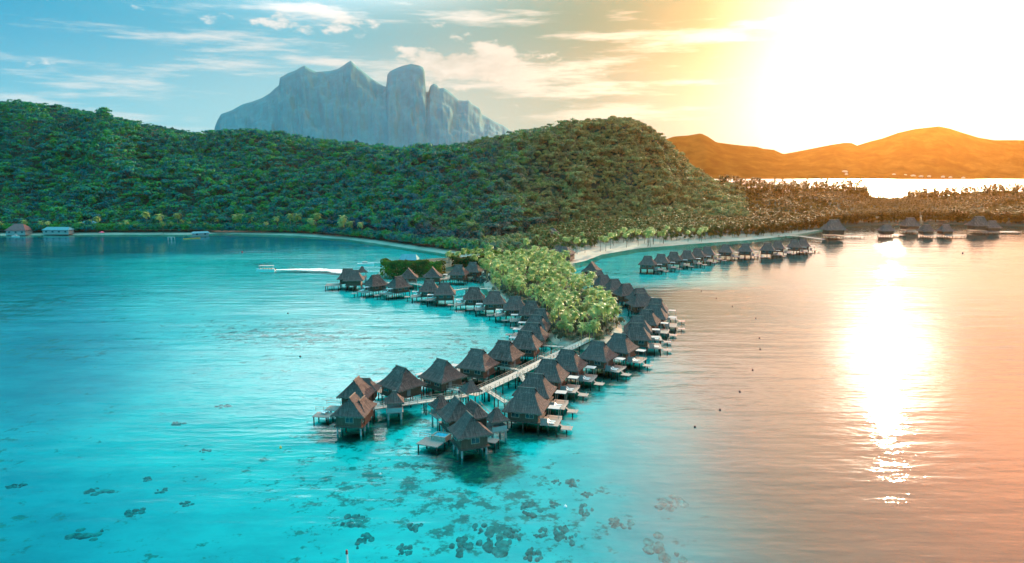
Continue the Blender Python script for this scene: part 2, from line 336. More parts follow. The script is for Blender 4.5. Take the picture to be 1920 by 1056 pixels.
sand = ramp(nt, dd, [(.28, (.82, .82, .78)), (.42, (.70, .84, .82)), (.55, (.54, .80, .82)), (.72, (.20, .52, .62)), (.92, (.05, .22, .30))])
cn = noise(nt, p, .30, 8, .72); cz = noise(nt, mapping(nt, p, (.010, .014, 1)), 1.0, 3)
cor = math_(nt, 'ADD', cn, math_(nt, 'MULTIPLY', math_(nt, 'SUBTRACT', cz, .5), .7))
dy_ = math_(nt, 'POWER', math_(nt, 'DIVIDE', math_(nt, 'SUBTRACT', sxyz.outputs[1], 122), 42), 2); dx_ = math_(nt, 'POWER', math_(nt, 'DIVIDE', math_(nt, 'ADD', sxyz.outputs[0], 12), 46), 2)
reef = math_(nt, 'POWER', 2.718, math_(nt, 'MULTIPLY', math_(nt, 'ADD', dx_, dy_), -1)); cor = math_(nt, 'ADD', cor, math_(nt, 'MULTIPLY', math_(nt, 'SUBTRACT', reef, .6), .16))
cm = N(nt, 'ShaderNodeMapRange', interpolation_type='SMOOTHSTEP'); L(nt, cor, cm.inputs[0]); cm.inputs[1].default_value = .505; cm.inputs[2].default_value = .60
sand = mixc(nt, 1.0, sand, ramp(nt, noise(nt, mapping(nt, p, (.5, 1, 1)), .12, 7, .7), [(.35, (.66, .76, .80)), (.6, (1, 1, 1))]), 'MULTIPLY')
cc = ramp(nt, noise(nt, p, .6, 4), [(.35, (.05, .10, .13)), (.65, (.20, .30, .27))])
fcol = mixc(nt, math_(nt, 'MULTIPLY', lrf, .95), mixc(nt, math_(nt, 'MULTIPLY', cm.outputs[0], .92), sand, cc), (.08, .09, .09))
gard_shade = None                                        # planted coral gardens under the near bungalows, darkened to hold their shade and reflection
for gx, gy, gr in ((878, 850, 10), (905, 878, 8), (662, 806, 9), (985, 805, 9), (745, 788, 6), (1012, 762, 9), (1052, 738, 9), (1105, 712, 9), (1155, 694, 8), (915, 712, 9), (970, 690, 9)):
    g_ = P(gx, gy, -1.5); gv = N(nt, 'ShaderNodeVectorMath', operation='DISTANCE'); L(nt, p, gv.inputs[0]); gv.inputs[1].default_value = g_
    f_ = math_(nt, 'SUBTRACT', 1.0, math_(nt, 'DIVIDE', gv.outputs['Value'], gr * 1.5)); gard_shade = f_ if gard_shade is None else math_(nt, 'MAXIMUM', gard_shade, f_)
gm_ = N(nt, 'ShaderNodeMapRange', interpolation_type='SMOOTHSTEP'); L(nt, math_(nt, 'ADD', gard_shade, math_(nt, 'MULTIPLY', math_(nt, 'SUBTRACT', noise(nt, p, .3, 6, .7), .5), 1.1)), gm_.inputs[0]); gm_.inputs[1].default_value = .12; gm_.inputs[2].default_value = .5
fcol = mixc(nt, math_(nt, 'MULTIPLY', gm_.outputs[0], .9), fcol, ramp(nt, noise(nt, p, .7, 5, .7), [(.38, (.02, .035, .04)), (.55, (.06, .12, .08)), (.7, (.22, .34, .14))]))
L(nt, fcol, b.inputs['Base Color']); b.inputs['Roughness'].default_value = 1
b.inputs['Specular IOR Level'].default_value = 0
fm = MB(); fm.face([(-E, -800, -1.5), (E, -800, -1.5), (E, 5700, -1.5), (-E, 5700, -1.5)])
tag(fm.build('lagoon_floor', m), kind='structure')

# ------------------------------------------------------------------ land
m, nt, b = newmat('land'); p = pos(nt)
sz = N(nt, 'ShaderNodeSeparateXYZ'); L(nt, p, sz.inputs[0])
edge = math_(nt, 'ADD', sz.outputs[2], math_(nt, 'MULTIPLY', noise(nt, p, .05, 4), 1.2))
sandc = ramp(nt, noise(nt, p, .08, 5), [(.3, (.38, .32, .25)), (.7, (.52, .46, .37))])
soil = ramp(nt, noise(nt, p, .06, 5), [(.35, (.005, .03, .022)), (.5, (.008, .05, .035)), (.68, (.014, .07, .04))])
sf = N(nt, 'ShaderNodeMapRange'); wd_ = N(nt, 'ShaderNodeMapRange', interpolation_type='SMOOTHSTEP'); L(nt, sz.outputs[0], wd_.inputs[0]); wd_.inputs[1].default_value = 255; wd_.inputs[2].default_value = 320
L(nt, math_(nt, 'ADD', edge, math_(nt, 'MULTIPLY', wd_.outputs[0], 3)), sf.inputs[0]); sf.inputs[1].default_value = 1.75; sf.inputs[2].default_value = 2.3
L(nt, mixc(nt, sf.outputs[0], sandc, soil), b.inputs['Base Color']); b.inputs['Roughness'].default_value = 1
M['land'] = m

SHORE = [(-500, 443), (0, 441.5), (200, 440), (380, 440), (405, 437.5), (560, 442), (650, 449), (700, 456), (760, 465), (820, 474), (860, 482), (930, 492),
         (1060, 500), (1095, 494), (1130, 480), (1200, 468), (1260, 463), (1330, 457), (1420, 450), (1480, 443), (1520, 436), (1560, 428), (1620, 423), (1700, 420), (1800, 421), (1920, 424), (2500, 436)]
FOOT = [(-500, 439), (0, 437), (380, 436), (560, 438), (700, 450), (800, 464), (880, 468), (950, 460), (1000, 450), (1060, 441), (1120, 434), (1200, 428), (1280, 424), (1340, 428), (1400, 432), (1500, 430), (1560, 423), (1620, 419), (1700, 416.5), (1800, 417.5), (1920, 420), (2500, 431)]
RIDGE = [(-500, 200), (-200, 205), (0, 200), (60, 193), (110, 205), (200, 222), (300, 240), (345, 250), (400, 257), (470, 250), (540, 256), (600, 268), (680, 279), (760, 287), (860, 280), (950, 264),
         (1000, 253), (1060, 243), (1110, 233), (1150, 227), (1190, 236), (1215, 251), (1240, 268), (1265, 297), (1300, 325), (1340, 347), (1375, 356), (1450, 359), (1610, 358), (1640, 374), (1690, 376), (1720, 371), (1850, 366), (2500, 362)]
RDEP = [(-500, 480), (100, 430), (600, 400), (900, 330), (1050, 270), (1150, 230), (1250, 230), (1340, 300), (1400, 420), (2500, 450)]
def gdep(px, y): return P(px, y, 0).y
def ground(px, s):
    """land point for picture column px; s 0..1 shore to hill foot, 1..2 foot to ridge, 2..3 down the back"""
    d0 = gdep(px, interp(px, SHORE)); d1 = max(gdep(px, interp(px, FOOT)), d0 + 6); d2 = d1 + interp(px, RDEP)
    zr = max(PD(px, interp(px, RIDGE), d2).z, 2.6)
    if s <= 1:
        d = d0 + (d1 - d0) * s; z = -.2 + 2.3 * min(1, s * min(1.0, (d1 - d0) / 26) * 1.6) ** .8
    elif s <= 2:
        t = s - 1; d = d1 + (d2 - d1) * t
        z = 2.1 + (zr - 2.1) * (.35 * t + .65 * t * t * (3 - 2 * t)) * (1 + .0)
        g = fbm(px / 70., t * 3.0, 4, 3); z += (zr - 2) * .42 * float(g) * math.sin(math.pi * min(1, t)) 
    else:
        t = s - 2; d = d2 + 380 * t; z = zr + (-6 - zr) * (t * t * (3 - 2 * t))
    q = PD(px, 400, d); return (q.x, d, z)
cols = np.arange(-500, 2501, 10); rows = [-.25] + list(np.linspace(0, 1, 6)) + list(np.linspace(1, 2, 19)[1:]) + list(np.linspace(2, 3, 8)[1:])
V = []
for px in cols:
    for s in rows:
        if s < 0:
            x, y, z = ground(px, 0); V.append((x * (1 - 12 / y), y - 12, -3.2))
        else: V.append(ground(px, s))
nr = len(rows); Fq = [(i * nr + j, (i + 1) * nr + j, (i + 1) * nr + j + 1, i * nr + j + 1) for i in range(len(cols) - 1) for j in range(nr - 1)]
tag(put('hills', nmesh('hills', V, Fq, M['land'], True)), kind='structure')

def islet(name, pix, z=1.9, skirt=5.0):
    pts = [P(x, y, 1.0) for x, y in pix]
    sm = []
    for i in range(len(pts)):                      # round the outline off
        a, b_ = pts[i], pts[(i + 1) % len(pts)]; sm += [a.lerp(b_, .25), a.lerp(b_, .75)]
    n = len(sm); area = sum(sm[i].x * sm[(i + 1) % n].y - sm[(i + 1) % n].x * sm[i].y for i in range(n))
    if area < 0: sm.reverse()
    nor = []
    for i in range(n):
        t = (sm[(i + 1) % n] - sm[i - 1]); nor.append(Vector((t.y, -t.x, 0)).normalized())
    rings = [[(q + k * skirt, zz) for q, k in zip(sm, nor)] for skirt, zz in ((skirt, -3.2), (1.2, .1), (-1.5, z * .75), (-4, z))]
    mb = MB()
    for a, b_ in zip(rings, rings[1:]):
        for i in range(n):
            j = (i + 1) % n
            mb.face([(a[i][0].x, a[i][0].y, a[i][1]), (a[j][0].x, a[j][0].y, a[j][1]), (b_[j][0].x, b_[j][0].y, b_[j][1]), (b_[i][0].x, b_[i][0].y, b_[i][1])])
    mb.face([(q.x, q.y, zz) for q, zz in rings[-1]])
    o = mb.build(name, M['land']); tag(o, kind='structure'); return [(q.x, q.y) for q in sm]
HEDGE_POLY = [(712, 512), (760, 517), (840, 517), (905, 513), (935, 500), (960, 490), (900, 482), (835, 484), (760, 490), (718, 504)]
GROVE_POLY = [(918, 505), (908, 530), (935, 556), (985, 575), (1028, 604), (1036, 632), (1055, 644), (1110, 650), (1148, 634), (1164, 613), (1146, 583), (1100, 547), (1068, 522), (1052, 499), (1000, 488)]
islet('headland', HEDGE_POLY); grove_outline = islet('grove_ground', GROVE_POLY)

# the far mountain and the far island: real relief, each column follows its own crest
def massif(name, crest, d0, d1, d2, mat, base=-5, x0=0, x1=1, step=3, rug=.1, seed=5, prof=.7, sm=48, pw=3.0):
    pxs = np.arange(x0, x1 + step, step); ts = list(np.linspace(0, 1, 26)) + [1.15, 1.35, 1.7, 2.0]
    V = []
    for px in pxs:
        zc = PD(px, interp(px, crest), d1).z; zs = sum(PD(px + o_, interp(px + o_, crest), d1).z for o_ in range(-sm, sm + 1, max(1, sm // 6))) / len(range(-sm, sm + 1, max(1, sm // 6)))
        zs = min(zs, zc + 60)
        for t in ts:
            if t <= 1:
                d = d0 + (d1 - d0) * t; g = float(fbm(px / 26., t * 5., 5, seed)); g2 = float(abs(fbm(px / 14. + t * 2, t * 6, 5, seed + 9))) + .5 * float(abs(fbm(px / 7., t * 1.5, 3, seed + 19)))
                w_ = t ** pw; zm = zs * (1 - w_) + zc * w_; z = base + (zm - base) * (t ** prof) ; z += (zc - base) * rug * (g * 1.2 - g2 * .9) * min(1, 5 * (1 - t)) * min(1, 4 * t)
                d += (d1 - d0) * .12 * float(fbm(px / 40., 3.3, 3, seed + 4)) * math.sin(math.pi * t)
            else:
                d = d1 + (d2 - d1) * (t - 1); z = zc + (base - zc) * (t - 1) ** .8
            q = PD(px, 300, d); V.append((q.x, d, z))
    n = len(ts); Fq = [(i * n + j, (i + 1) * n + j, (i + 1) * n + j + 1, i * n + j + 1) for i in range(len(pxs) - 1) for j in range(n - 1)]
    return tag(put(name, nmesh(name, V, Fq, mat, False)), kind='structure')
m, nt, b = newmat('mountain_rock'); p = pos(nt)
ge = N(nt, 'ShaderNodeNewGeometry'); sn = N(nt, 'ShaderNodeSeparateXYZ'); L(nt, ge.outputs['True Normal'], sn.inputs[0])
veg = ramp(nt, noise(nt, p, .02, 6), [(.35, (.006, .19, .22)), (.65, (.010, .24, .27))])  # teal of the distant haze put into the greenery and rock colours
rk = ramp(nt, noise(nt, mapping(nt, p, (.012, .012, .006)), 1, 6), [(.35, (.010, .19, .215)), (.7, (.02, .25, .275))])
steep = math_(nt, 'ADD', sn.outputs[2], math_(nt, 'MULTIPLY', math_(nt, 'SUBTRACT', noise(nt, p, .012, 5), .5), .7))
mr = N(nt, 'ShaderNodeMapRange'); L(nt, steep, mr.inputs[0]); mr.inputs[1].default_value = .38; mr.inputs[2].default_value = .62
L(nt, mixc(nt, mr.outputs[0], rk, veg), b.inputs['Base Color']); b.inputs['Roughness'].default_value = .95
M['mount'] = m
m, nt, b = newmat('hazewarm_island_slope'); p = pos(nt)
L(nt, ramp(nt, noise(nt, p, .012, 7, .65), [(.35, (.03, .017, .004)), (.5, (.06, .032, .007)), (.66, (.11, .06, .014))]), b.inputs['Base Color']); b.inputs['Roughness'].default_value = 1; b.inputs['Specular IOR Level'].default_value = 0  # brown slope colour stands in for the warm backlit haze
M['isle'] = m
PEAK = [(330, 322), (390, 300), (402, 262), (406, 240), (412, 226), (420, 214), (440, 207), (460, 196), (480, 190), (497, 184), (512, 175), (522, 166), (530, 160), (532, 146), (548, 137), (560, 133), (572, 126), (579, 123), (588, 129), (600, 135), (625, 133), (640, 129), (650, 123), (658, 117), (664, 114), (672, 122), (680, 129), (690, 137), (700, 146), (712, 154), (722, 161), (728, 163), (730, 141), (735, 134),
        (745, 129), (760, 123), (775, 120), (790, 123), (797, 127), (800, 136), (801, 172), (806, 172), (809, 161), (816, 157), (822, 160), (826, 166), (834, 165), (842, 170), (852, 179), (862, 188), (873, 189), (880, 188), (886, 195), (893, 199), (901, 204), (904, 214), (915, 220), (930, 229), (945, 236), (965, 250), (990, 268), (1030, 290), (1090, 318)]
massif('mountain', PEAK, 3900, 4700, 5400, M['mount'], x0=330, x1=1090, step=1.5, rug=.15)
ISLE = [(1130, 330), (1180, 300), (1225, 272), (1245, 262), (1262, 256), (1290, 254), (1312, 250), (1325, 256), (1342, 267), (1372, 271), (1400, 274), (1416, 275), (1430, 279), (1450, 281), (1468, 289), (1490, 285), (1520, 279), (1555, 272), (1580, 268), (1594, 268), (1605, 273), (1630, 265), (1650, 260), (1680, 249), (1710, 242), (1735, 239), (1755, 237), (1775, 241), (1800, 249), (1830, 258), (1860, 263), (1900, 263), (1960, 264), (2050, 252), (2200, 270), (2350, 290), (2450, 325)]
massif('far_island', ISLE, 3000, 3700, 4400, M['isle'], x0=1130, x1=2450, step=5, rug=.10, seed=12, prof=1.05)

# ------------------------------------------------------------------ trees
def leafquads(C, Nn, size, asp=1.0):
    """two-sided leaf clumps: centres C (n,3), normals Nn (n,3) -> verts (4n,3), quads"""
    n = len(C); Nn = Nn / np.linalg.norm(Nn, axis=1, keepdims=True)
    r_ = rng.normal(size=(n, 3)); U = np.cross(Nn, r_); U /= np.linalg.norm(U, axis=1, keepdims=True) + 1e-9; W = np.cross(Nn, U)
    s_ = (size * rng.uniform(.6, 1.35, n))[:, None]; U = U * s_; W = W * s_ * asp
    V = np.stack([C - U - W * .4, C + U * .15 - W, C + U + W * .4, C - U * .15 + W], 1).reshape(-1, 3)
    return V, np.arange(4 * n).reshape(-1, 4)
def crown_pts(n, r, hgt, lobes, flat=.5):
    """points through a lumpy crown: several lobes, filled mostly near their surface"""
    L_ = []
    for k in range(lobes):
        a = rng.uniform(0, 6.283); q = r * .62 * math.sqrt(rng.uniform(0, 1)) if k else 0
        L_.append((q * math.cos(a), q * math.sin(a), hgt * rng.uniform(-.12, .22) * (1 if k else .6), r * rng.uniform(.38, .6)))
    L_ = np.array(L_); id_ = rng.integers(0, lobes, n); d = rng.normal(size=(n, 3)); d[:, 2] = np.abs(d[:, 2]) * 1.1 - .35
    d /= np.linalg.norm(d, axis=1, keepdims=True); rad = L_[id_, 3] * rng.uniform(.72, 1.05, n)
    C = L_[id_, :3] + d * rad[:, None] * np.array([1, 1, flat]); return C, d + np.array([0, 0, .25]) + rng.normal(size=(n, 3)) * .35
def tree_shape(kind, n):
    if kind == 'dome': C, Nn = crown_pts(n, 3.6, 7, 6, 1.25); C[:, 2] += 7.0; s_ = .62
    elif kind == 'umbrella': C, Nn = crown_pts(n, 6.2, 2.6, 9, .45); C[:, 2] += 10.0; s_ = .75
    else: C, Nn = crown_pts(n, 3.6, 7, 5, 1.5); C[:, 2] += 7.5; s_ = .65
    return leafquads(C, Nn, s_)
KINDS = ['dome', 'dome', 'umbrella', 'tall']
VAR = [(k, *tree_shape(k, 95)) for k in KINDS for _ in range(3)]
def frond_crown(nf, nseg, length, z0):
    V = []; Fq = []
    for k in range(nf):
        a = k * 2.39996 + rng.uniform(-.2, .2); up = rng.uniform(-.35, 1.15) if k > 3 else 1.3
        ln = length * rng.uniform(.8, 1.1); dx, dy = math.cos(a), math.sin(a); prev = np.array([0, 0, z0]); ang = up
        spine = [prev]
        for j in range(nseg):
            st = ln / nseg; prev = prev + np.array([dx * math.cos(ang), dy * math.cos(ang), math.sin(ang)]) * st; spine.append(prev); ang -= (1.55 + .3 * rng.uniform()) / nseg * 1.2
        side = np.array([-dy, dx, 0])
        for j in range(nseg):
            p0, p1 = spine[j], spine[j + 1]; wd = .72 * math.sin(math.pi * (j + .9) / (nseg + 1.0)) ** .6
            for sg in (-1, 1):
                for h in (0, .5):
                    q0 = p0 + (p1 - p0) * h; q1 = p0 + (p1 - p0) * (h + .36)
                    e = side * sg * wd * rng.uniform(.75, 1.1) + (p1 - p0) * .55 + np.array([0, 0, -.28 * wd])
                    i = len(V); V += [q0, q1, q1 + e * .98, q0 + e * .9]; Fq.append((i, i + 1, i + 2, i + 3))
    return np.array(V), np.array(Fq)
def trunk_mb(h, lean, r0=.2, r1=.12, seg=5):
    mb = MB(); pr = Vector((0, 0, -.6))
    for j in range(1, seg + 1):
        t = j / seg; q = Vector((lean * t * t, 0, h * t)); mb.tube(pr, q, r0 + (r1 - r0) * (j - 1) / seg, r0 + (r1 - r0) * t, 6, False); pr = q
    return mb
PALMS = []  # five palm shapes, shared by every copy
for k in range(5):
    h = 8.5 + k * .9; ln = random.uniform(.3, 1.8); V, Fq = frond_crown(28, 6, 3.7, 0); V[:, 0] += ln; V[:, 2] += h
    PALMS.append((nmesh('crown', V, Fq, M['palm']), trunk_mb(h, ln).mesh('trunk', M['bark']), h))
# light palms and trees for the merged far masses
pv_, pf_ = frond_crown(13, 3, 3.6, 9.0)
tv_ = np.array([(-.16, 0, -1), (.16, 0, -1), (.11, 0, 9), (-.11, 0, 9), (0, -.16, -1), (0, .16, -1), (0, .11, 9), (0, -.11, 9)]); tf_ = np.array([(0, 1, 2, 3), (4, 5, 6, 7)]) + len(pv_)
FARPALM = (np.concatenate([pv_, tv_]), np.concatenate([pf_, tf_]))
TREES = []
for k in KINDS + ['dome', 'tall']:
    V, Fq = tree_shape(k, 420); tk = MB(); hz_ = {'dome': 7, 'umbrella': 10, 'tall': 8}[k]
    tk.tube((0, 0, -2), (.3, .1, hz_ * .6), .38, .24, 6); 
    for q in range(4):
        a = q * 1.6 + .4; rr = {'dome': 2.6, 'umbrella': 5, 'tall': 1.6}[k]; tk.tube((.3, .1, hz_ * .55), (rr * math.cos(a), rr * math.sin(a), hz_ * 1.02), .2, .07, 5)
    V = V * np.array([1, 1, 1]); TREES.append((k, nmesh('crown', V, Fq, M['leaf']), tk.mesh('trunk', M['bark'])))
def merged(items, variants, name, mat):
    """one leafy mass from many placements (x,y,z,scale,variant)"""
    Vs, Fs, off = [], [], 0
    for x, y, z, s_, k in items:
        v, f = variants[k]; a = random.uniform(0, 6.28); c_, n_ = math.cos(a), math.sin(a)
        q = np.empty_like(v); q[:, 0] = x + (v[:, 0] * c_ - v[:, 1] * n_) * s_; q[:, 1] = y + (v[:, 0] * n_ + v[:, 1] * c_) * s_; q[:, 2] = z + v[:, 2] * s_
        Vs.append(q); Fs.append(f + off); off += len(v)
    return tag(put(name, nmesh(name, np.concatenate(Vs), np.concatenate(Fs), mat)), kind='stuff')
def place_tree(mesh_pair, loc, sc_, label, cat, group, name):
    o = thing(name, label, cat, loc, random.uniform(0, 6.28), group, sc_)
    put('crown', mesh_pair[0], o); put('trunk', mesh_pair[1], o); return o

cand = []                                           # forest on the hills (columns up to the low neck of land)
for px0 in range(-330, 1400, 1): pass
def fill(px_a, px_b, s_a, s_b, spacing, jitter=.45):
    o = []; s = s_a
    while s < s_b:
        pxm = px_a
        while pxm < px_b:
            d = ground(pxm, s)[1]; pxm += spacing * F / d
            ss = s + random.uniform(-1, 1) * jitter * spacing / 400; ss = min(max(ss, s_a), s_b)
            x, y, z = ground(pxm + random.uniform(-1, 1) * jitter * spacing * F / d, ss); o.append((x, y, z, pxm, ss))
        s += spacing / (400 if s > 1 else 120) * .95
    return o
hillpts = fill(-340, 1385, 1.0, 2.12, 5.1)
BIG = [(40, 330), (60, 300), (25, 370), (90, 345), (50, 410), (110, 385), (150, 330)]
hill_items = []; ridge_c = []; near_c = []
for x, y, z, px, s in hillpts:
    zone = float(vnoise(px / 60., s * 6, 31)); k = random.choice(range(12))
    if px < 330 and random.random() < .12: k = random.choice((6, 7, 8))
    it = [x, y, z - 1.6 + random.uniform(-1.6, 1.6), random.choice((.55, .65, .75, .9, 1.25) if s < 1.85 else (.5, .6, .75)) * random.uniform(.85, 1.15) * (.75 + .5 * zone), k]
    if 1.93 < s < 2.03 and random.random() < .10 and len(ridge_c) < 80: ridge_c.append(it)
    elif s < 1.10 and px > -60: near_c.append(it)
    else: hill_items.append(it)
near_c.sort(key=lambda t: t[1]); hill_items += near_c[215:]; near_c = near_c[:215]
hill_items += [[x, y, z - 1.2, random.uniform(.5, .85), random.choice((0, 1, 2, 3, 4, 9, 10))] for x, y, z, px, s in fill(-340, 985, .34, 1.0, 5.0)]
merged(hill_items, [(v, f) for _, v, f in VAR], 'forest', M['leaf'])
for it in near_c:
    k = it[4] // 3; t = TREES[k] if random.random() < .6 else TREES[4 + (k > 2)]
    place_tree(t[1:], it[:3], it[3] * .95, 'leafy green tree at the foot of the forested hill', 'tree', 'trees along the foot of the hill', 'broadleaf_tree')
for it in ridge_c:
    t = TREES[random.choice((0, 2, 3, 5))]
    place_tree(t[1:], (it[0], it[1], it[2] - 1), it[3] * random.uniform(.9, 1.35), 'tree standing out on the crest of the green hill', 'tree', 'trees on the hill crest', 'broadleaf_tree')

# low neck of land to the right: palms and bushes
neck = fill(1340, 1540, .22, 2.02, 7.0) + fill(1540, 2350, .3, 2.02, 7.5) + fill(985, 1090, .3, 1.0, 6.0) + fill(1090, 1230, .3, 1.0, 5.5) + fill(1230, 1345, .2, 1.0, 5.5)
pal, bush = [], []
for x, y, z, px, s in neck:
    if 1625 < px < 1690 and s > 1.72: continue
    th = float(vnoise(px / 40., s * 7, 77))
    if th > .45 or s < 1.1: pal.append([x, y, z - .3, random.uniform(.8, 1.15), 0])
    if s > 1.6 and random.random() < .22: pal.append([x, y, z, random.uniform(1.2, 1.9), 0])
    if s < .98: bush.append([x, y, z - 1.2, random.uniform(.4, .65), random.choice((0, 1, 2, 9, 10))])
    elif th < .62: bush.append([x, y, z - 1.5, random.uniform(.6, .95), random.choice((0, 1, 2, 3, 4, 5, 9, 10))])
merged(bush, [(v, f) for _, v, f in VAR], 'undergrowth', M['hazewarm_bush'])
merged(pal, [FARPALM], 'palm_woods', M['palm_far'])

def inside(x, y, poly):
    c = False; n = len(poly)
    for i in range(n):
        (x1, y1), (x2, y2) = poly[i], poly[i - 1]
        if (y1 > y) != (y2 > y) and x < (x2 - x1) * (y - y1) / (y2 - y1) + x1: c = not c
    return c
xs = [q[0] for q in grove_outline]; ys = [q[1] for q in grove_outline]
gp = []; tries = 0
while len(gp) < 200 and tries < 20000:
    tries += 1; x, y = random.uniform(min(xs), max(xs)), random.uniform(min(ys), max(ys))
    if inside(x, y, grove_outline) and all((x - a) ** 2 + (y - b_) ** 2 > 3.6 ** 2 for a, b_ in gp): gp.append((x, y))
def palm_at(loc, s_, label, group):
    k = random.randrange(5); place_tree(PALMS[k][:2], loc, s_, label, 'palm tree', group, 'coconut_palm')
for x, y in gp: palm_at((x, y, 1.5), random.choice((.55, .64, .72, .8, .9)) * random.uniform(.93, 1.07), 'sunlit coconut palm in the grove between the two rows of bungalows', 'coconut palms of the grove')
ex = []
while len(ex) < 260:
    x, y = random.uniform(min(xs), max(xs)), random.uniform(min(ys), max(ys))
    if inside(x, y, grove_outline): ex.append([x, y, 1.2, random.uniform(.5, .78), 0])
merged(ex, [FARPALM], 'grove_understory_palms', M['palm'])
# grove undergrowth
us = [[x + random.uniform(-2, 2), y + random.uniform(-2, 2), .2, random.uniform(.3, .5), random.choice((0, 1, 2, 9))] for x, y in gp + gp]
merged(us, [(v, f) for _, v, f in VAR], 'grove_undergrowth', M['leaf'])
for i in range(60):                                 # behind the curved beach
    px = random.uniform(985, 1330); y = interp(px, SHORE) - random.uniform(9, 26) * (1.0 if px < 1200 else .6)
    if px < 1100: y = random.uniform(452, 482)
    q = P(px, y, 2); palm_at((q.x, q.y, 1.7), random.uniform(.65, .9), 'pale coconut palm behind the curved white beach', 'coconut palms behind the beach')
for px, y, s_ in [(4, 438, .9), (47, 437, 1.0), (80, 438, .9), (90, 438, .8), (163, 408, .85), (183, 437, 1.1), (152, 436, .8), (170, 434, .8), (300, 436, 1.45), (306, 438, 1.0), (277, 436, 1.3), (334, 436, 1.3), (320, 437, .8), (345, 436, .8), (358, 436, .9), (385, 436, .8), (405, 434, .85), (240, 436, .85), (225, 436, .8), (255, 437, .75), (442, 432, 1.1), (452, 432, 1.15), (470, 434, .9), (500, 436, .9), (520, 436, 1.0), (545, 437, 1.3), (556, 438, 1.4), (585, 440, 1.35), (593, 440, 1.3), (640, 444, 1.35), (648, 444, 1.45), (655, 445, 1.3), (620, 442, 1.0), (680, 448, 1.1)]:
    q = P(px, y - 1.5, 1.5); palm_at((q.x, q.y, 1.2), s_, 'coconut palm standing along the far lagoon shore below the hill', 'coconut palms along the far shore')

hb = []
while len(hb) < 150:
    px, y = random.uniform(838, 1040), random.uniform(480, 503); q = P(px, y, 1.5)
    if y > 492 and px < 900: continue
    hb.append([q.x, q.y, 0.4, random.uniform(.35, .7), random.choice((0, 1, 2, 3, 4, 9))])
merged(hb, [(v, f) for _, v, f in VAR], 'headland_undergrowth', M['hedge'])
# clipped hedge on the headland
def hedge(name, a, b_, wdt, hgt, label):
    A_, B_ = P(*a, 1.5), P(*b_, 1.5); d = B_ - A_; n = int(d.length * 120); t = rng.uniform(0, 1, n); sd = Vector((-d.y, d.x, 0)).normalized()
    th = rng.uniform(0, math.pi, n); rr = np.abs(np.cos(th)) ** .4 * np.sign(np.cos(th)); zz = np.sin(th) ** .4
    hv = hgt * (1 + .22 * (vnoise(t * d.length / 3.5, t * 0, 4) - .5) + .12 * (vnoise(t * d.length, t * 0, 8) - .5))
    C = np.stack([A_.x + d.x * t + sd.x * rr * wdt / 2, A_.y + d.y * t + sd.y * rr * wdt / 2, .4 + np.where(rng.uniform(0, 1, n) < .45, rng.uniform(0, 1, n), 1) * zz * (hv + .8)], 1)
    Nn = np.stack([sd.x * rr, sd.y * rr, zz], 1) + rng.normal(size=(n, 3)) * .4
    V, Fq = leafquads(C, Nn, .5); o = put(name, nmesh(name, V, Fq, M['hedge'])); tag(o, label, 'hedge')
hedge('hedge', (718, 512), (832, 516), 6.5, 7.5, 'long dark green hedge at the water edge behind the back bungalows')
hedge('hedge', (850, 502), (950, 497), 6, 6.0, 'green hedge running behind the grove toward the beach')
for px, y in [(842, 498), (857, 497), (873, 492), (884, 493), (897, 490), (912, 487), (920, 486), (935, 484), (893, 512), (903, 514), (905, 520), (985, 497), (1005, 494)]:
    q = P(px, y, 2); palm_at((q.x, q.y, 1.5), random.uniform(.6, .8), 'yellow-green palm beside the hedges on the headland', 'palms beside the hedges')

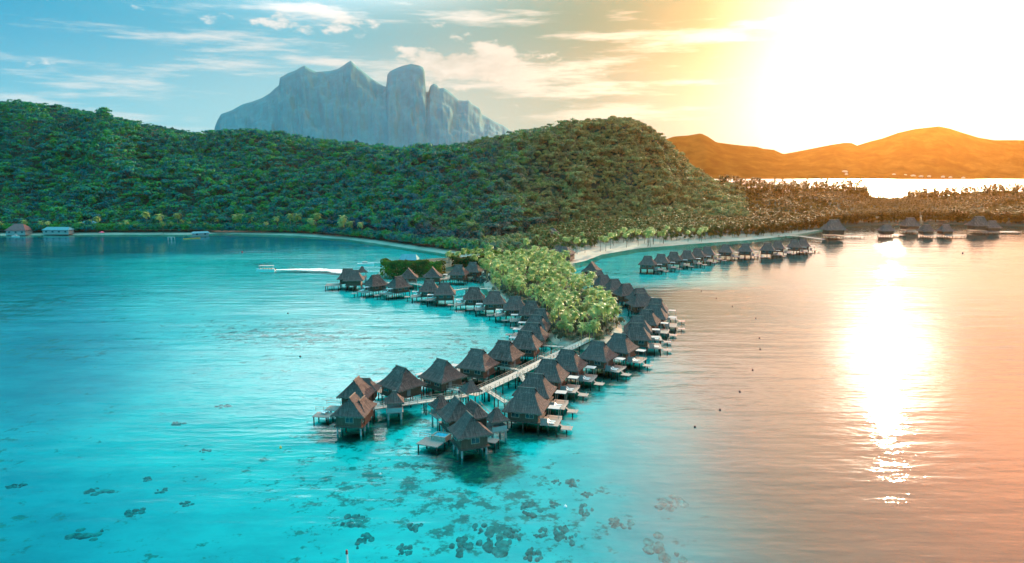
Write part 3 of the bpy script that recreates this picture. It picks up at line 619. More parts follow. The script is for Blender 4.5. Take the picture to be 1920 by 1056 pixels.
# ------------------------------------------------------------------ thatched roofs
def roof_mb(hx, hy, zE, zR, rl, fringe=.35, skew=0.0):
    """hip roof with a flared foot and a small gable under each end of the ridge (ridge along x)"""
    prof = [(0, 0), (.2, .12), (.42, .31), (.62, .53), (.80, .76)]
    rings = []
    for f_, g_ in prof:
        rings.append((hx + (rl * .42 - hx) * f_, hy * (1 - f_ * 1.0) + .14 * f_, zE + (zR - zE) * g_))
    mb = MB(); dist = [0]
    for a, b_ in zip(rings, rings[1:]): dist.append(dist[-1] + math.hypot(a[1] - b_[1], a[2] - b_[2]))
    NS = 10
    def edge(r_, side, k):
        t = k / NS * 2 - 1; x, y, z = r_
        return {0: (x * t, -y), 1: (x, y * t), 2: (-x * t, y), 3: (-x, -y * t)}[side] + (z,)
    for i, (a, b_) in enumerate(zip(rings, rings[1:])):
        for sd in range(4):
            for k in range(NS):
                pts = [edge(a, sd, k), edge(a, sd, k + 1), edge(b_, sd, k + 1), edge(b_, sd, k)]
                ax = 0 if sd % 2 == 0 else 1
                mb.face(pts, [(q[ax] + sd * 31, -dist[i + (j > 1)]) for j, q in enumerate(pts)])
    # upper part: two steep slopes carried out over the small gables
    x, y, z = rings[-1]; r2 = rl / 2
    for sg in (-1, 1):
        pts = [(-x * 1.0 - .35, sg * y, z), (x + .35, sg * y, z), (r2, sg * .06, zR), (-r2, sg * .06, zR)]
        if sg > 0: pts.reverse()
        mb.face(pts, [(q[0] + 131, -dist[-1] - (1.2 if q[2] > z else 0)) for q in pts])
        mb.face([(sg * (x - .1), -y, z), (sg * (x - .1), y, z), (sg * (r2 - .35), 0, zR - .1)], [(0, 0), (.4, 0), (.2, -.5)])
    # ragged fringe and soffit
    x, y, z = rings[0]; FR = MB()
    for sd in range(4):
        nn = 26
        for k in range(nn):
            t0, t1 = k / nn * 2 - 1, (k + 1) / nn * 2 - 1
            def e(t, zz, o):
                xx, yy = x - o, y - o
                return {0: (xx * t, -yy), 1: (xx, yy * t), 2: (-xx * t, yy), 3: (-xx, -yy * t)}[sd] + (zz,)
            dz = fringe * random.uniform(.65, 1.3)
            FR.face([e(t0, z - dz, .06), e(t1, z - dz * random.uniform(.85, 1.15), .06), e(t1, z, -.01), e(t0, z, -.01)], [(t0 * x, 2), (t1 * x, 2), (t1 * x, 0), (t0 * x, 0)])
    mb.face([(-x + .1, -y + .1, z - .12), (-x + .1, y - .1, z - .12), (x - .1, y - .1, z - .12), (x - .1, -y + .1, z - .12)])
    cap = MB(); cap.tube((-r2 - .25, 0, zR + .02), (r2 + .25, 0, zR + .02), .17, .17, 8)
    return mb, FR, cap
def roof_meshes(*a, **k):
    mb, fr_, cap = roof_mb(*a, **k)
    return mb.mesh('roof', M['thatch']), fr_.mesh('fringe', M['thatch_edge']), cap.mesh('ridge_cap', M['thatch_edge'], True)
def add_roof(parent, ms, loc=None, rz=0.0):
    r_ = put('roof', ms[0], parent, loc, rz); put('fringe', ms[1], r_); put('ridge_cap', ms[2], r_); return r_

ROOF = roof_meshes(4.75, 4.75, 4.1, 8.6, 3.8)
wall_me = MB().box((0, 0, 3.0), (7.2, 7.2, 2.5)).mesh('wall', M['board'])
floor_me = MB().box((0, 0, 1.6), (8.0, 8.0, .25)).mesh('floor', M['wood'])
post_me = MB().tube((0, 0, -2.7), (0, 0, 1.5), .17, .15, 8).mesh('post', M['wood'])
win_mb = MB().box((0, 0, 0), (1.7, .08, 1.2)); win_me = win_mb.mesh('window', M['glass'])
wfr = MB(); [wfr.box((sx_ * .9, 0, 0), (.1, .14, 1.4)) for sx_ in (-1, 1)]; [wfr.box((0, 0, sz_ * .65), (1.7, .14, .1)) for sz_ in (-1, 1)]; wfr.box((0, -.02, 0), (.06, .1, 1.2))
wfr_me = wfr.mesh('frame', M['rail'])
door_me = MB().box((0, 0, 0), (1.1, .1, 2.0)).mesh('door', M['screen'])
dk = MB()
for i in range(14): dk.box((4.15 + i * .3, -.9, 1.22), (.27, 5.8, .12))
for y in (-3.4, -.9, 1.6): dk.box((6.1, y, 1.08), (4.2, .16, .16))
deck_me = dk.mesh('deck', M['deck'])
cp = MB(); cp.box((6.3, 1.9, 3.75), (2.7, 2.5, .1)); cp.box((6.3, 1.9, 3.66), (2.9, .1, .08))
canopy_me = cp.mesh('canopy', M['canopy'])
cpole_me = MB().tube((0, 0, 1.28), (0, 0, 3.7), .06, .06, 6).mesh('pole', M['rail'])
cdk = MB(); cdk.box((6.2, 2.6, 1.24), (3.6, 1.1, .14)); cdk_me = cdk.mesh('side_deck', M['deck'])
scr = MB(); [scr.box((4.3 + .23 * i, -3.95, 2.1), (.2, .07, 1.6)) for i in range(7)]; scr_me = scr.mesh('privacy_screen', M['screen'])
sp = MB(); [sp.box((8.95 + .28 * i, -2.6, .62), (.25, 2.5, .1)) for i in range(9)]; sp.box((10.05, -2.6, .5), (.18, 2.3, .14)); sp_me = sp.mesh('swim_platform', M['deck'])
spp_me = MB().tube((10.05, -2.6, -2.7), (10.05, -2.6, .45), .14, .14, 8).mesh('post', M['wood'])
stp = MB(); [stp.box((8.4 + .2 * i, -2.0, 1.1 - .16 * i), (.24, .9, .06)) for i in range(4)]; stp_me = stp.mesh('steps', M['deck'])
ldr = MB(); [ldr.tube((10.9, y, .3), (10.9, y, 1.5), .035, .035, 5) for y in (-3.1, -2.7)]; ldr_me = ldr.mesh('ladder', M['white'])
def make_bungalow():
    t = thing('stilt_bungalow', 'x', 'bungalow', (0, 0, 0))
    add_roof(t, ROOF)
    wl = put('wall', wall_me, t); put('floor', floor_me, t)
    for (x, y, a) in ((-1.8, -3.64, 0), (1.6, -3.64, 0), (-1.8, 3.64, math.pi), (1.6, 3.64, math.pi)):
        wn = put('window', win_me, wl, (x, y, 3.2), a); put('frame', wfr_me, wn)
    put('door', door_me, wl, (-3.65, .6, 2.75), math.pi / 2); put('door', door_me, wl, (3.65, -1.2, 2.75), math.pi / 2)
    for x in (-3.6, 0, 3.6):
        for y in (-3.6, 0, 3.6): put('post', post_me, t, (x, y, 0))
    put('deck', deck_me, t); put('side_deck', cdk_me, t)
    for x, y in ((7.8, -3.4), (7.8, 1.6), (5.9, -3.4), (7.6, 2.9)): put('post', post_me, t, (x, y, -.45))
    cn_ = put('canopy', canopy_me, t); [put('pole', cpole_me, cn_, (x, y, 0)) for x in (5.1, 7.5) for y in (.8, 3.0)]
    put('privacy_screen', scr_me, t)
    s_ = put('swim_platform', sp_me, t); put('post', spp_me, s_); put('ladder', ldr_me, s_)
    put('steps', stp_me, t); return t
lg = MB(); lg.box((0, 0, .32), (1.3, .62, .1)); lg_me = lg.mesh('seat', M['white'])
lb = MB(); lb.face([(-.65, -.31, .34), (-.65, .31, .34), (-1.15, .31, .8), (-1.15, -.31, .8)]); lb.face([(-.65, -.31, .26), (-1.15, -.31, .72), (-1.15, .31, .72), (-.65, .31, .26)])
for y in (-.31, .31): lb.face([(-.65, y, .26), (-.65, y, .34), (-1.15, y, .8), (-1.15, y, .72)])
lb.face([(-1.15, -.31, .72), (-1.15, -.31, .8), (-1.15, .31, .8), (-1.15, .31, .72)]); lb_me = lb.mesh('backrest', M['white'])
ll_me = MB().box((0, 0, .13), (.08, .08, .28)).mesh('leg', M['rail'])
def lounger(loc, rz, label):
    t = thing('sun_lounger', label, 'sun lounger', loc, rz, 'white sun loungers on the bungalow decks')
    put('seat', lg_me, t); put('backrest', lb_me, t)
    for x in (-.5, .5):
        for y in (-.25, .25): put('leg', ll_me, t, (x, y, 0))
ORD = ['nearest', 'second', 'third', 'fourth', 'fifth', 'sixth', 'seventh', 'eighth', 'ninth', 'tenth', 'eleventh', 'twelfth', 'thirteenth', 'fourteenth', 'fifteenth', 'sixteenth', 'seventeenth', 'farthest']
HUTS = {}
proto = make_bungalow(); used = [False]
def hut(px, py, deck, label, group, sc_=1.0, loungers=None):
    q = P(px, py, 8.6 * sc_)
    o = proto if not used[0] else copy_tree(proto); used[0] = True
    o.location = (q.x, q.y, 0); o.rotation_euler = (0, 0, R(deck)); o.scale = (sc_, sc_, 1 if sc_ < 1.2 else sc_)
    tag(o, label, 'bungalow', group)
    if loungers:
        c_, s_ = math.cos(R(deck)), math.sin(R(deck))
        for j, y in enumerate((-2.9, -1.7)):
            lx_, ly_ = 6.6, y; lounger((q.x + lx_ * c_ - ly_ * s_, q.y + lx_ * s_ + ly_ * c_, 1.29), R(deck), f'{("near","far")[j]} white lounger on the deck of {loungers}')
    return o
OUTER = [(987, 727, -14), (1003, 700.5, -15), (1029, 674, -18), (1064, 656, -22), (1121, 640, -30), (1162, 626, -30), (1193.5, 606, -9), (1196, 593, -9), (1212, 580.5, -20), (1228, 571, -16), (1230, 559.5, -14),
         (1201.6, 550, 12), (1199.5, 540.5, 15), (1174, 532, 20), (1152, 523.5, 20), (1131.6, 515.8, 20), (1120.7, 507, 25), (1109.7, 491, 70)]
for i, (x, y, a) in enumerate(OUTER):
    hut(x, y, a, f'thatched stilt bungalow, {ORD[i]} in the row on the seaward side of the grove', 'bungalows on the seaward side of the grove', 1.0, f'the {ORD[i]} seaward bungalow' if i < 8 else None)
INNER = [(752, 688, 137), (829, 674.5, 138), (895, 655, 156), (945.5, 639, 156), (985, 621, 166), (1000, 605.5, 167), (1005, 591, 167), (1013, 579, 170), (996, 565, 178), (966, 556, 182), (927, 546, 184), (889, 538.5, 184), (834, 530.5, 184), (805, 525, 186), (747, 518.5, 222), (704, 515.5, 222)]
for i, (x, y, a) in enumerate(INNER):
    hut(x, y, a, f'thatched stilt bungalow, {ORD[i]} in the row along the calm lagoon', 'bungalows along the calm lagoon', 1.0, f'the {ORD[i]} lagoon bungalow' if 8 < i else None)
for (x, y, a), wd in zip([(766, 503, 96), (811, 501, 92), (860, 497, 168), (887, 492, 165)], ('leftmost', 'second from left', 'third from left', 'rightmost')):
    hut(x, y, a, f'thatched stilt bungalow before the dark hedge, {wd} of four', 'bungalows before the hedge')
BEACH = [(1214.6, 478.5, -15), (1239.6, 475, -15), (1263.5, 471, -15), (1288.5, 468.5, -15), (1308, 464.6, -18), (1327, 461.5, -18), (1361.5, 457.5, -25), (1398, 456, -22), (1439.6, 454.5, -20), (1459, 451, -22), (1489.6, 449, -20), (1506, 447, -20)]
for i, (x, y, a) in enumerate(BEACH):
    hut(x, y, a, f'backlit stilt bungalow off the curved beach, {("leftmost" if i == 0 else "rightmost" if i == 11 else ORD[i] + " from left")} of the row', 'bungalows off the curved beach', 1.05)

# ------------------------------------------------------------------ jetties
def jetty(name, label, pts, z=1.9, wd=2.6, cat='jetty', group=None, step=5.0, rails=(-1, 1), pix=True, z1=None):
    Q = [P(*p_, z) for p_ in pts] if pix else [Vector(p_) for p_ in pts]
    root = thing(name, label, cat, (Q[0].x, Q[0].y, 0), 0, group); o0 = Vector((Q[0].x, Q[0].y, 0)); Q = [q - o0 for q in Q]
    db = MB(); rl = {s_: MB() for s_ in rails}; posts = []
    for a, b_ in zip(Q, Q[1:]):
        d = b_ - a; ln = d.length; u = d / ln; n = Vector((-u.y, u.x, 0)); yaw = math.atan2(u.y, u.x)
        k = max(2, int(ln / .6))
        for i in range(k):
            c = a + d * ((i + .5) / k); db.box((c.x, c.y, c.z + random.uniform(-.006, .006)), (ln / k * .96, wd, .1), yaw)
        for s_ in (-1, 1): c = (a + b_) / 2 + n * s_ * wd * .38; db.box((c.x, c.y, c.z - .16), (ln, .16, .2), yaw)
        for s_ in rails:
            e = n * s_ * (wd / 2 - .08)
            for hh_ in (.5, 1.0): rl[s_].tube(a + e + Vector((0, 0, hh_)), b_ + e + Vector((0, 0, hh_)), .05, .05, 5)
            kk = max(2, int(ln / 2))
            for i in range(kk + 1): c = a + d * (i / kk) + e; rl[s_].box((c.x, c.y, c.z + .5), (.1, .1, 1.04), yaw)
        kk = max(1, int(ln / step))
        for i in range(kk + 1):
            for s_ in (-1, 1): c = a + d * (i / kk) + n * s_ * wd * .36; posts.append((c.x, c.y))
    db.build('deck', M['jetty'], root)
    for s_ in rails: rl[s_].build('railing', M['rail'], root)
    for x, y in posts: put('post', post_me, root, (x, y, z - 1.75))
    return root
jetty('jetty', 'long pale timber jetty running from the palm grove to the end villas', [(1108, 634), (1036, 668), (960, 706), (884, 741)], wd=3.2)
jetty('jetty', 'timber jetty leading to the villa pair standing alone at the end', [(876, 741), (843, 746), (700, 765)], wd=2.3)
jetty('jetty', 'jetty crossing the inlet behind the lagoon row to the grove', [(700, 531), (760, 529), (845, 545), (875, 541), (925, 541)], wd=2.4)
jetty('jetty', 'backlit walkway from the curved beach to the large thatched restaurant', [(1448, 439), (1500, 443), (1545, 449)], wd=2.6)
BR = [((977, 694), (935, 686), 'footbridge to the third lagoon bungalow'), ((1060, 651), (1008, 647), 'footbridge to the fifth lagoon bungalow'), ((866, 732), (802, 722), 'footbridge to the second lagoon bungalow'), ((802, 722), (776, 718), 'short footbridge to the nearest lagoon bungalow'),
      ((912, 731), (950, 755), 'railed footbridge to the nearest seaward bungalow'), ((975, 701), (985, 716), 'footbridge to the second seaward bungalow'), ((1035, 672), (1012, 667), 'footbridge to the fourth lagoon bungalow'), ((1130, 655), (1160, 640), 'footbridge to the sixth seaward bungalow'), ((1055, 662), (1085, 668), 'footbridge to the fourth seaward bungalow')]
for a, b_, lb_ in BR: jetty('footbridge', lb_, [a, b_], wd=1.5, z=1.75, cat='footbridge', group='footbridges linking bungalows to the jetty', step=4)

# ------------------------------------------------------------------ gazebos
GRO = roof_meshes(2.3, 2.3, 4.2, 6.6, .5, fringe=.3)
gp_me = MB().tube((0, 0, 1.9), (0, 0, 4.3), .09, .09, 6).mesh('post', M['rail'])
gd_me = MB().box((0, 0, 1.8), (4.0, 4.0, .2)).mesh('platform', M['deck'])
gw = MB(); [gw.box((0, s_ * 1.75, 2.4), (3.5, .12, 1.0)) for s_ in (-1, 1)]; gw.box((1.75, 0, 2.4), (.12, 3.4, 1.0)); gw_me = gw.mesh('parapet', M['plaster'])
pile_me = MB().tube((0, 0, -2.7), (0, 0, 1.7), .22, .22, 8).mesh('pile', M['concrete'])
def gazebo(px, py, label, parapet=False, stilts=True, sc_=1.0, rz=20, dz=0.0):
    q = P(px, py, 6.6 * sc_ + dz); t = thing('thatched_gazebo', label, 'gazebo', (q.x, q.y, dz), R(rz), 'small thatched gazebos by the jetties', sc_)
    add_roof(t, GRO)
    for x in (-1.7, 1.7):
        for y in (-1.7, 1.7): put('post', gp_me, t, (x, y, 0))
    if parapet: put('parapet', gw_me, t)
    if stilts:
        put('platform', gd_me, t)
        for x in (-1.5, 1.5):
            for y in (-1.5, 1.5): put('pile', pile_me, t, (x, y, 0))
gazebo(739, 733, 'thatched gazebo with pale parapet midway along the end jetty', True, rz=10)
gazebo(882, 713, 'thatched gazebo over the jetty junction', False, False, rz=28)
gazebo(826, 741, 'thatched gazebo beside the entrance of the near villa pair', True, rz=30)
gazebo(931, 765, 'thatched gazebo on tall piles right of the near villas', True, rz=25)
gazebo(679, 500, 'tiny thatched shelter behind the farthest lagoon villa', False, rz=20, sc_=1.1)

# ------------------------------------------------------------------ villas at the jetty ends
VR = roof_meshes(3.7, 3.9, 4.6, 8.3, 3.6); VR2 = roof_meshes(4.2, 2.3, 4.6, 7.0, 3.4); VR3 = roof_meshes(5.0, 4.6, 4.1, 8.6, 4.6)
def vwall(w_, d_): return MB().box((0, 0, 3.35), (w_, d_, 2.7)).mesh('wall', M['board'])
VW = vwall(5.6, 5.8); VW2 = vwall(6.2, 3.2); VF = MB().box((0, 0, 1.88), (6.5, 6.7, .24)).mesh('floor', M['wood'])
def villa(name, label, roofs, decks, origin, stairs=None, extra=None):
    """roofs: (px, py at eave height, yaw, kind); decks: local boxes in the frame of the first roof"""
    q0 = P(*origin, 0); t = thing(name, label, 'villa', (q0.x, q0.y, 0)); o0 = Vector((q0.x, q0.y, 0))
    for px, py, a, kd in roofs:
        q = P(px, py, 4.6) - o0; L_ = (q.x, q.y, 0); ms = {'a': VR, 'b': VR2}[kd]
        add_roof(t, ms, L_, R(a)); wl = put('wall', VW if kd == 'a' else VW2, t, L_, R(a)); put('floor', VF, t, L_, R(a)) if kd == 'a' else None
        if kd == 'a':
            for (x, y, rz) in ((2.84, .2, math.pi / 2), (-1, -2.94, 0), (1.4, 2.94, math.pi)):
                wn = put('window', win_me, wl, (x, y, 3.5), rz); put('frame', wfr_me, wn)
            c_, s_ = math.cos(R(a)), math.sin(R(a))
            for x in (-2.6, 0, 2.6):
                for y in (-2.7, 2.7): put('post', pile_me, t, (q.x + x * c_ - y * s_, q.y + x * s_ + y * c_, .1))
    for px, py, a, dx, dy, z, kind in decks:
        q = P(px, py, z) - o0
        if kind == 'deck':
            mb = MB(); k = int(dx / .35)
            for i in range(k): mb.box((-dx / 2 + (i + .5) * dx / k, 0, 0), (dx / k * .9, dy, .14))
            mb.box((0, 0, -.16), (dx * .98, .2, .18)); put('deck', mb.mesh('deck', M['deck']), t, (q.x, q.y, z), R(a))
            c_, s_ = math.cos(R(a)), math.sin(R(a))
            for x in (-dx * .42, dx * .42):
                for y in (-dy * .42, dy * .42): put('post', post_me, t, (q.x + x * c_ - y * s_, q.y + x * s_ + y * c_, z - 1.7))
        elif kind == 'pool':
            mb = MB(); [mb.box((s_ * dx / 2, 0, 0), (.3, dy + .3, 1.1)) for s_ in (-1, 1)]; [mb.box((0, s_ * dy / 2, 0), (dx - .3, .3, 1.1)) for s_ in (-1, 1)]; mb.box((0, 0, -.5), (dx - .3, dy - .3, .1))
            pl = put('pool', mb.mesh('pool', M['rail']), t, (q.x, q.y, z), R(a)); put('pool_water', MB().box((0, 0, .3), (dx - .32, dy - .32, .1)).mesh('pool_water', M['pool']), pl)
        elif kind == 'rail':
            mb = MB(); [mb.tube((-dx / 2, 0, hh_), (dx / 2, 0, hh_), .05, .05, 5) for hh_ in (.5, 1.0)]; [mb.tube((x, 0, 0), (x, 0, 1.05), .05, .05, 5) for x in np.linspace(-dx / 2, dx / 2, max(2, int(dx / 1.3)))]
            put('railing', mb.mesh('railing', M['rail']), t, (q.x, q.y, z), R(a))
        elif kind == 'stairs':
            mb = MB(); [mb.box((-dx / 2 + dx * i / 11, 0, -dy * i / 11), (dx / 11, 1.5, .08)) for i in range(12)]
            for s_ in (-.8, .8): mb.tube((-dx / 2, s_, .9), (dx / 2, s_, .9 - dy), .06, .06, 5); mb.tube((-dx / 2, s_, -.1), (dx / 2, s_, -.1 - dy), .1, .1, 5)
            put('stairs', mb.mesh('stairs', M['rail']), t, (q.x, q.y, z), R(a))
    return t
villa('stilt_villa', 'big double-roofed villa with plunge pool and stairs at the near jetty end',
      [(881, 808, -67, 'a'), (858, 777, -67, 'a'), (889, 773, -62, 'b')],
      [(809, 829, -22, 5.2, 4.4, 1.0, 'deck'), (827, 819, -22, 3.2, 2.6, 1.5, 'pool'), (805, 822, -22, 4.6, 0, 1.1, 'rail'), (840, 800, -67, 8.0, 2.2, 1.7, 'deck'), (835, 797, -67, 7.6, 0, 1.8, 'rail'),
       (905, 766, -55, 5.5, 1.8, 3.9, 'stairs'), (908, 800, -67, 7.0, 1.8, 1.7, 'deck'), (921, 826, -20, 3.0, 2.6, .7, 'deck')], (875, 830))
villa('stilt_villa', 'isolated double-roofed villa at the left end of the jetty',
      [(661, 771, -97, 'a'), (669, 737, -97, 'a'), (681, 727, -5, 'b'), (679, 766, -97, 'b')],
      [(606, 778, -8, 4.2, 3.4, 1.0, 'deck'), (628, 766, -8, 4.0, 3.6, 1.5, 'deck'), (607, 771, -8, 4.0, 0, 1.1, 'rail'), (626, 759, -8, 3.6, 0, 1.6, 'rail'), (696, 768, 0, 1.4, 2.2, 1.8, 'deck')], (661, 780))
qd = P(607, 776, 1.1)
lounger((qd.x, qd.y, 1.08), R(150), 'near white lounger on the deck of the isolated villa'); lounger((qd.x + .3, qd.y + 1.1, 1.08), R(150), 'far white lounger on the deck of the isolated villa')
# the double villa that closes the lagoon row, and the restaurants off the far beach
def lodge(px, py, a, label, roofs, deckbox, grp=None):
    z = 8.6; q = P(px, py, z); t = thing('thatched_lodge', label, 'lodge', (q.x, q.y, 0), R(a), grp)
    for (x, y, s_) in roofs:
        ms = VR3; r_ = add_roof(t, ms, (x, y, 0)); r_.scale = (s_, s_, s_ if s_ > 1 else 1)
        w_ = put('wall', wall_me, t, (x, y, 0)); w_.scale = (s_, s_, s_)
        f_ = put('floor', floor_me, t, (x, y, 0)); f_.scale = (s_, s_, 1)
        for u in (-3.6, 0, 3.6):
            for v in (-3.6, 0, 3.6): put('post', post_me, t, (x + u * s_, y + v * s_, 0))
    x, y, dx, dy = deckbox; mb = MB(); k = int(dx / .4); [mb.box((x - dx / 2 + (i + .5) * dx / k, y, 1.25), (dx / k * .9, dy, .12)) for i in range(k)]; mb.build('deck', M['deck'], t)
    for u in (-.44, 0, .44):
        for v in (-.44, .44): put('post', post_me, t, (x + dx * u, y + dy * v, -.4))
    rl = MB(); [rl.tube((x - dx / 2, y + s_ * dy / 2, 2.3), (x + dx / 2, y + s_ * dy / 2, 2.3), .05, .05, 5) for s_ in (-1, 1)]
    [rl.tube((x + dx * u, y + s_ * dy / 2, 1.3), (x + dx * u, y + s_ * dy / 2, 2.3), .05, .05, 5) for s_ in (-1, 1) for u in np.linspace(-.5, .5, 9)]; rl.build('railing', M['rail'], t)
    return t
lodge(652, 504, 6, 'double-roofed villa closing the far end of the lagoon row', [(0, 0, 1.0), (3.5, -5.5, 1.0)], (-7, -4, 7, 8))
RL = 'thatched restaurant buildings beyond the beach row'
lodge(1563, 426, 0, 'very broad thatched restaurant on stilts right of the beach row', [(0, 0, 1.7)], (16, -2, 17, 7), RL)
lodge(1662, 424, 0, 'small backlit thatched hut with jetty left of the restaurant cluster', [(0, 0, 1.2)], (9, -2, 9, 6), RL)
lodge(1706, 417.5, 0, 'tall backlit thatched hall at the left of the restaurant cluster', [(0, 0, 1.5)], (2, -8, 16, 5), RL)
lodge(1737, 424, 0, 'backlit thatched pavilion between the tall hall and the next pavilion', [(0, 0, 1.15)], (1, -7, 14, 5), RL)
lodge(1773, 424, 0, 'backlit thatched pavilion left of the rightmost big hall', [(0, 0, 1.15)], (4, -7, 16, 5), RL)
lodge(1835, 418, 0, 'largest backlit thatched hall at the far right over the water', [(0, 0, 1.65), (9, -4, 1.25)], (14, -7, 34, 9), RL)

# ------------------------------------------------------------------ houses ashore
def house(px, py, z, w_, d_, h_, rise, rz, roofmat, label, wallmat='plaster', overhang=.8, ridge=.5, grp=None, name='house'):
    q = P(px, py, z); t = thing(name, label, 'house', (q.x, q.y, z), R(rz), grp)
    wl = MB().box((0, 0, h_ / 2 - .5), (w_, d_, h_ + 1)).build('wall', M[wallmat], t)
    x, y = w_ / 2 + overhang, d_ / 2 + overhang; r_ = w_ / 2 * ridge; mb = MB(); Z0, Z1 = h_ - .1, h_ + rise
    mb.face([(-x, -y, Z0), (x, -y, Z0), (r_, 0, Z1), (-r_, 0, Z1)]); mb.face([(x, y, Z0), (-x, y, Z0), (-r_, 0, Z1), (r_, 0, Z1)])
    mb.face([(x, -y, Z0), (x, y, Z0), (r_, 0, Z1)]); mb.face([(-x, y, Z0), (-x, -y, Z0), (-r_, 0, Z1)])
    mb.face([(-x, -y, Z0 - .12), (-x, y, Z0 - .12), (x, y, Z0 - .12), (x, -y, Z0 - .12)])
    for a, b_ in (((-x, -y), (x, -y)), ((x, -y), (x, y)), ((x, y), (-x, y)), ((-x, y), (-x, -y))): mb.face([(*a, Z0 - .12), (*b_, Z0 - .12), (*b_, Z0), (*a, Z0)])
    mb.build('roof', M[roofmat], t)
    for k in range(max(1, int(w_ / 5))):
        wn = MB().box((0, 0, 0), (1.6, .1, 1.3)).build('window', M['glass'], t); wn.location = (-w_ / 2 + (k + .7) * w_ / max(1, int(w_ / 5)) - 1, -d_ / 2 - .05, h_ * .5)
    return t
house(37, 438, 1.2, 16, 11, 3.2, 5.2, 2, 'red_roof', 'house with big faded red hipped roof on the left shore', ridge=.45)
house(110, 437, 1.5, 22, 8, 3.0, 2.2, 0, 'blue_roof', 'long low building with turquoise roof on the left beach', ridge=.85)
house(28, 433, 2, 44, 8, 4, 2.2, 0, 'blue_roof', 'turquoise-roofed building behind the red-roofed house', ridge=.9)
house(138, 412, 9, 20, 8, 3.0, 2.2, 2, 'blue_roof', 'upper left turquoise roofed block on the wooded slope', ridge=.85)
house(168, 412, 9, 18, 8, 4.0, 2.2, 0, 'blue_roof', 'upper right turquoise roofed block on the wooded slope', ridge=.85)
house(167, 424, 5, 11, 6, 2.6, 1.8, 0, 'blue_roof', 'small turquoise roofed house below the upper blocks', ridge=.8)
house(767, 494, 1.6, 9.5, 7, 2.6, 3.0, -4, 'blue_roof', 'blue gabled boathouse behind the long hedge', 'board', ridge=.9)
house(917, 472, 2.2, 5, 4, 2.4, 1.8, 20, 'blue_roof', 'tiny turquoise roofed hut among the trees behind the hedge', ridge=.8)
house(1004, 455, 3, 9, 8, 2.6, 4.0, 10, 'thatch', 'grey-roofed cottage at the foot of the hill, left of two', 'board', ridge=.5)
house(1035, 444, 6, 10, 8, 2.6, 4.0, -15, 'thatch', 'grey-roofed cottage at the foot of the hill, right of two', 'board', ridge=.3)
house(1054, 484, 2, 13, 11, 3, 4.5, -20, 'thatch', 'large dark thatched house among palms left of the beach', 'board', ridge=.4)
for i, (px, py, w_) in enumerate([(1676, 328, 14), (1683, 327, 10), (1692, 327, 12), (1697, 329, 10), (1712, 330, 16), (1727, 331, 14), (1742, 331, 12), (1768, 332, 12), (1782, 333, 10), (1806, 334, 9), (1584, 322, 22), (1587, 327, 10)]):
    q = PD(px, py, 3060 - (py - 330) * 14); t = house(px, py, max(1.0, q.z * .2), w_, 10, 4, 3, random.uniform(-20, 20), 'plaster', 'tiny white house at the foot of the far island', grp='white houses on the far island')
    t.location = (q.x, q.y, q.z - 2)

# ------------------------------------------------------------------ boats, buoys, small things
def hull_mb(L_, B_, Hh, z0=-.15):
    mb = MB(); st = []
    for t in np.linspace(0, 1, 9):
        w_ = B_ / 2 * (1 - max(0, (t - .45) / .55) ** 2.2); k = .25 * max(0, t - .5)
        st.append([(L_ * (t - .5), -w_, z0 + Hh + k), (L_ * (t - .5), -w_ * .75, z0), (L_ * (t - .5), w_ * .75, z0), (L_ * (t - .5), w_, z0 + Hh + k)])
    for a, b_ in zip(st, st[1:]):
        for i in range(3): mb.face([a[i], b_[i], b_[i + 1], a[i + 1]])
        mb.face([(a[0][0], a[0][1] * .9, a[0][2] - .15), (a[3][0], a[3][1] * .9, a[3][2] - .15), (b_[3][0], b_[3][1] * .9, b_[3][2] - .15), (b_[0][0], b_[0][1] * .9, b_[0][2] - .15)])
    mb.face(st[0]); return mb
q = P(498, 507, 0); t = thing('tour_boat', 'white covered tour boat trailing a foamy wake', 'boat', (q.x, q.y, 0), math.pi)
hull_mb(11, 2.8, 1.1).build('hull', M['white'], t); MB().box((-.6, 0, 2.75), (8.2, 2.5, .14)).build('roof', M['canopy'], t)
rp = MB(); [rp.tube((x, y, .8), (x, y, 2.7), .05, .05, 5) for x in (-4.4, -1.6, 1.2, 3.2) for y in (-1.1, 1.1)]; rp.build('roof_frame', M['white'], t)
MB().box((3.4, 0, 1.4), (.12, 2.0, .8)).build('windscreen', M['glass'], t); bb = MB(); [bb.box((x, 0, 1.0), (.6, 1.9, .35)) for x in (-3.5, -2, -.5, 1)]; bb.build('bench', M['rail'], t)
MB().box((-5.6, 0, .7), (.5, .5, .9)).build('outboard_motor', M['dark'], t)
m, nt, b = newmat('foam'); p = pos(nt); b.inputs['Base Color'].default_value = (.85, .87, .86, 1); b.inputs['Roughness'].default_value = .9
tr = N(nt, 'ShaderNodeBsdfTransparent'); mx = N(nt, 'ShaderNodeMixShader'); fo = noise(nt, mapping(nt, p, (.12, .5, 1)), 1, 5)
fr2 = N(nt, 'ShaderNodeMapRange'); L(nt, fo, fr2.inputs[0]); fr2.inputs[1].default_value = .3; fr2.inputs[2].default_value = .52
L(nt, fr2.outputs[0], mx.inputs[0]); L(nt, tr.outputs[0], mx.inputs[1]); L(nt, b.outputs[0], mx.inputs[2]); L(nt, mx.outputs[0], nt.nodes['Material Output'].inputs['Surface'])
fm_ = MB(); prev = None
for i in range(46):
    t_ = i / 45; px = 511 + 134 * t_; y = interp(px, [(511, 506), (560, 505), (600, 505.5), (645, 509)]); wd = (1.0 + 6.5 * t_ ** .8) * random.uniform(.75, 1.2)
    c = P(px, y, .03); cur = ((c.x, c.y - wd * .9, .03), (c.x, c.y + wd * .8, .03))
    if prev: fm_.face([prev[0], cur[0], cur[1], prev[1]])
    prev = cur
tag(fm_.build('foam_wake', m), kind='stuff')
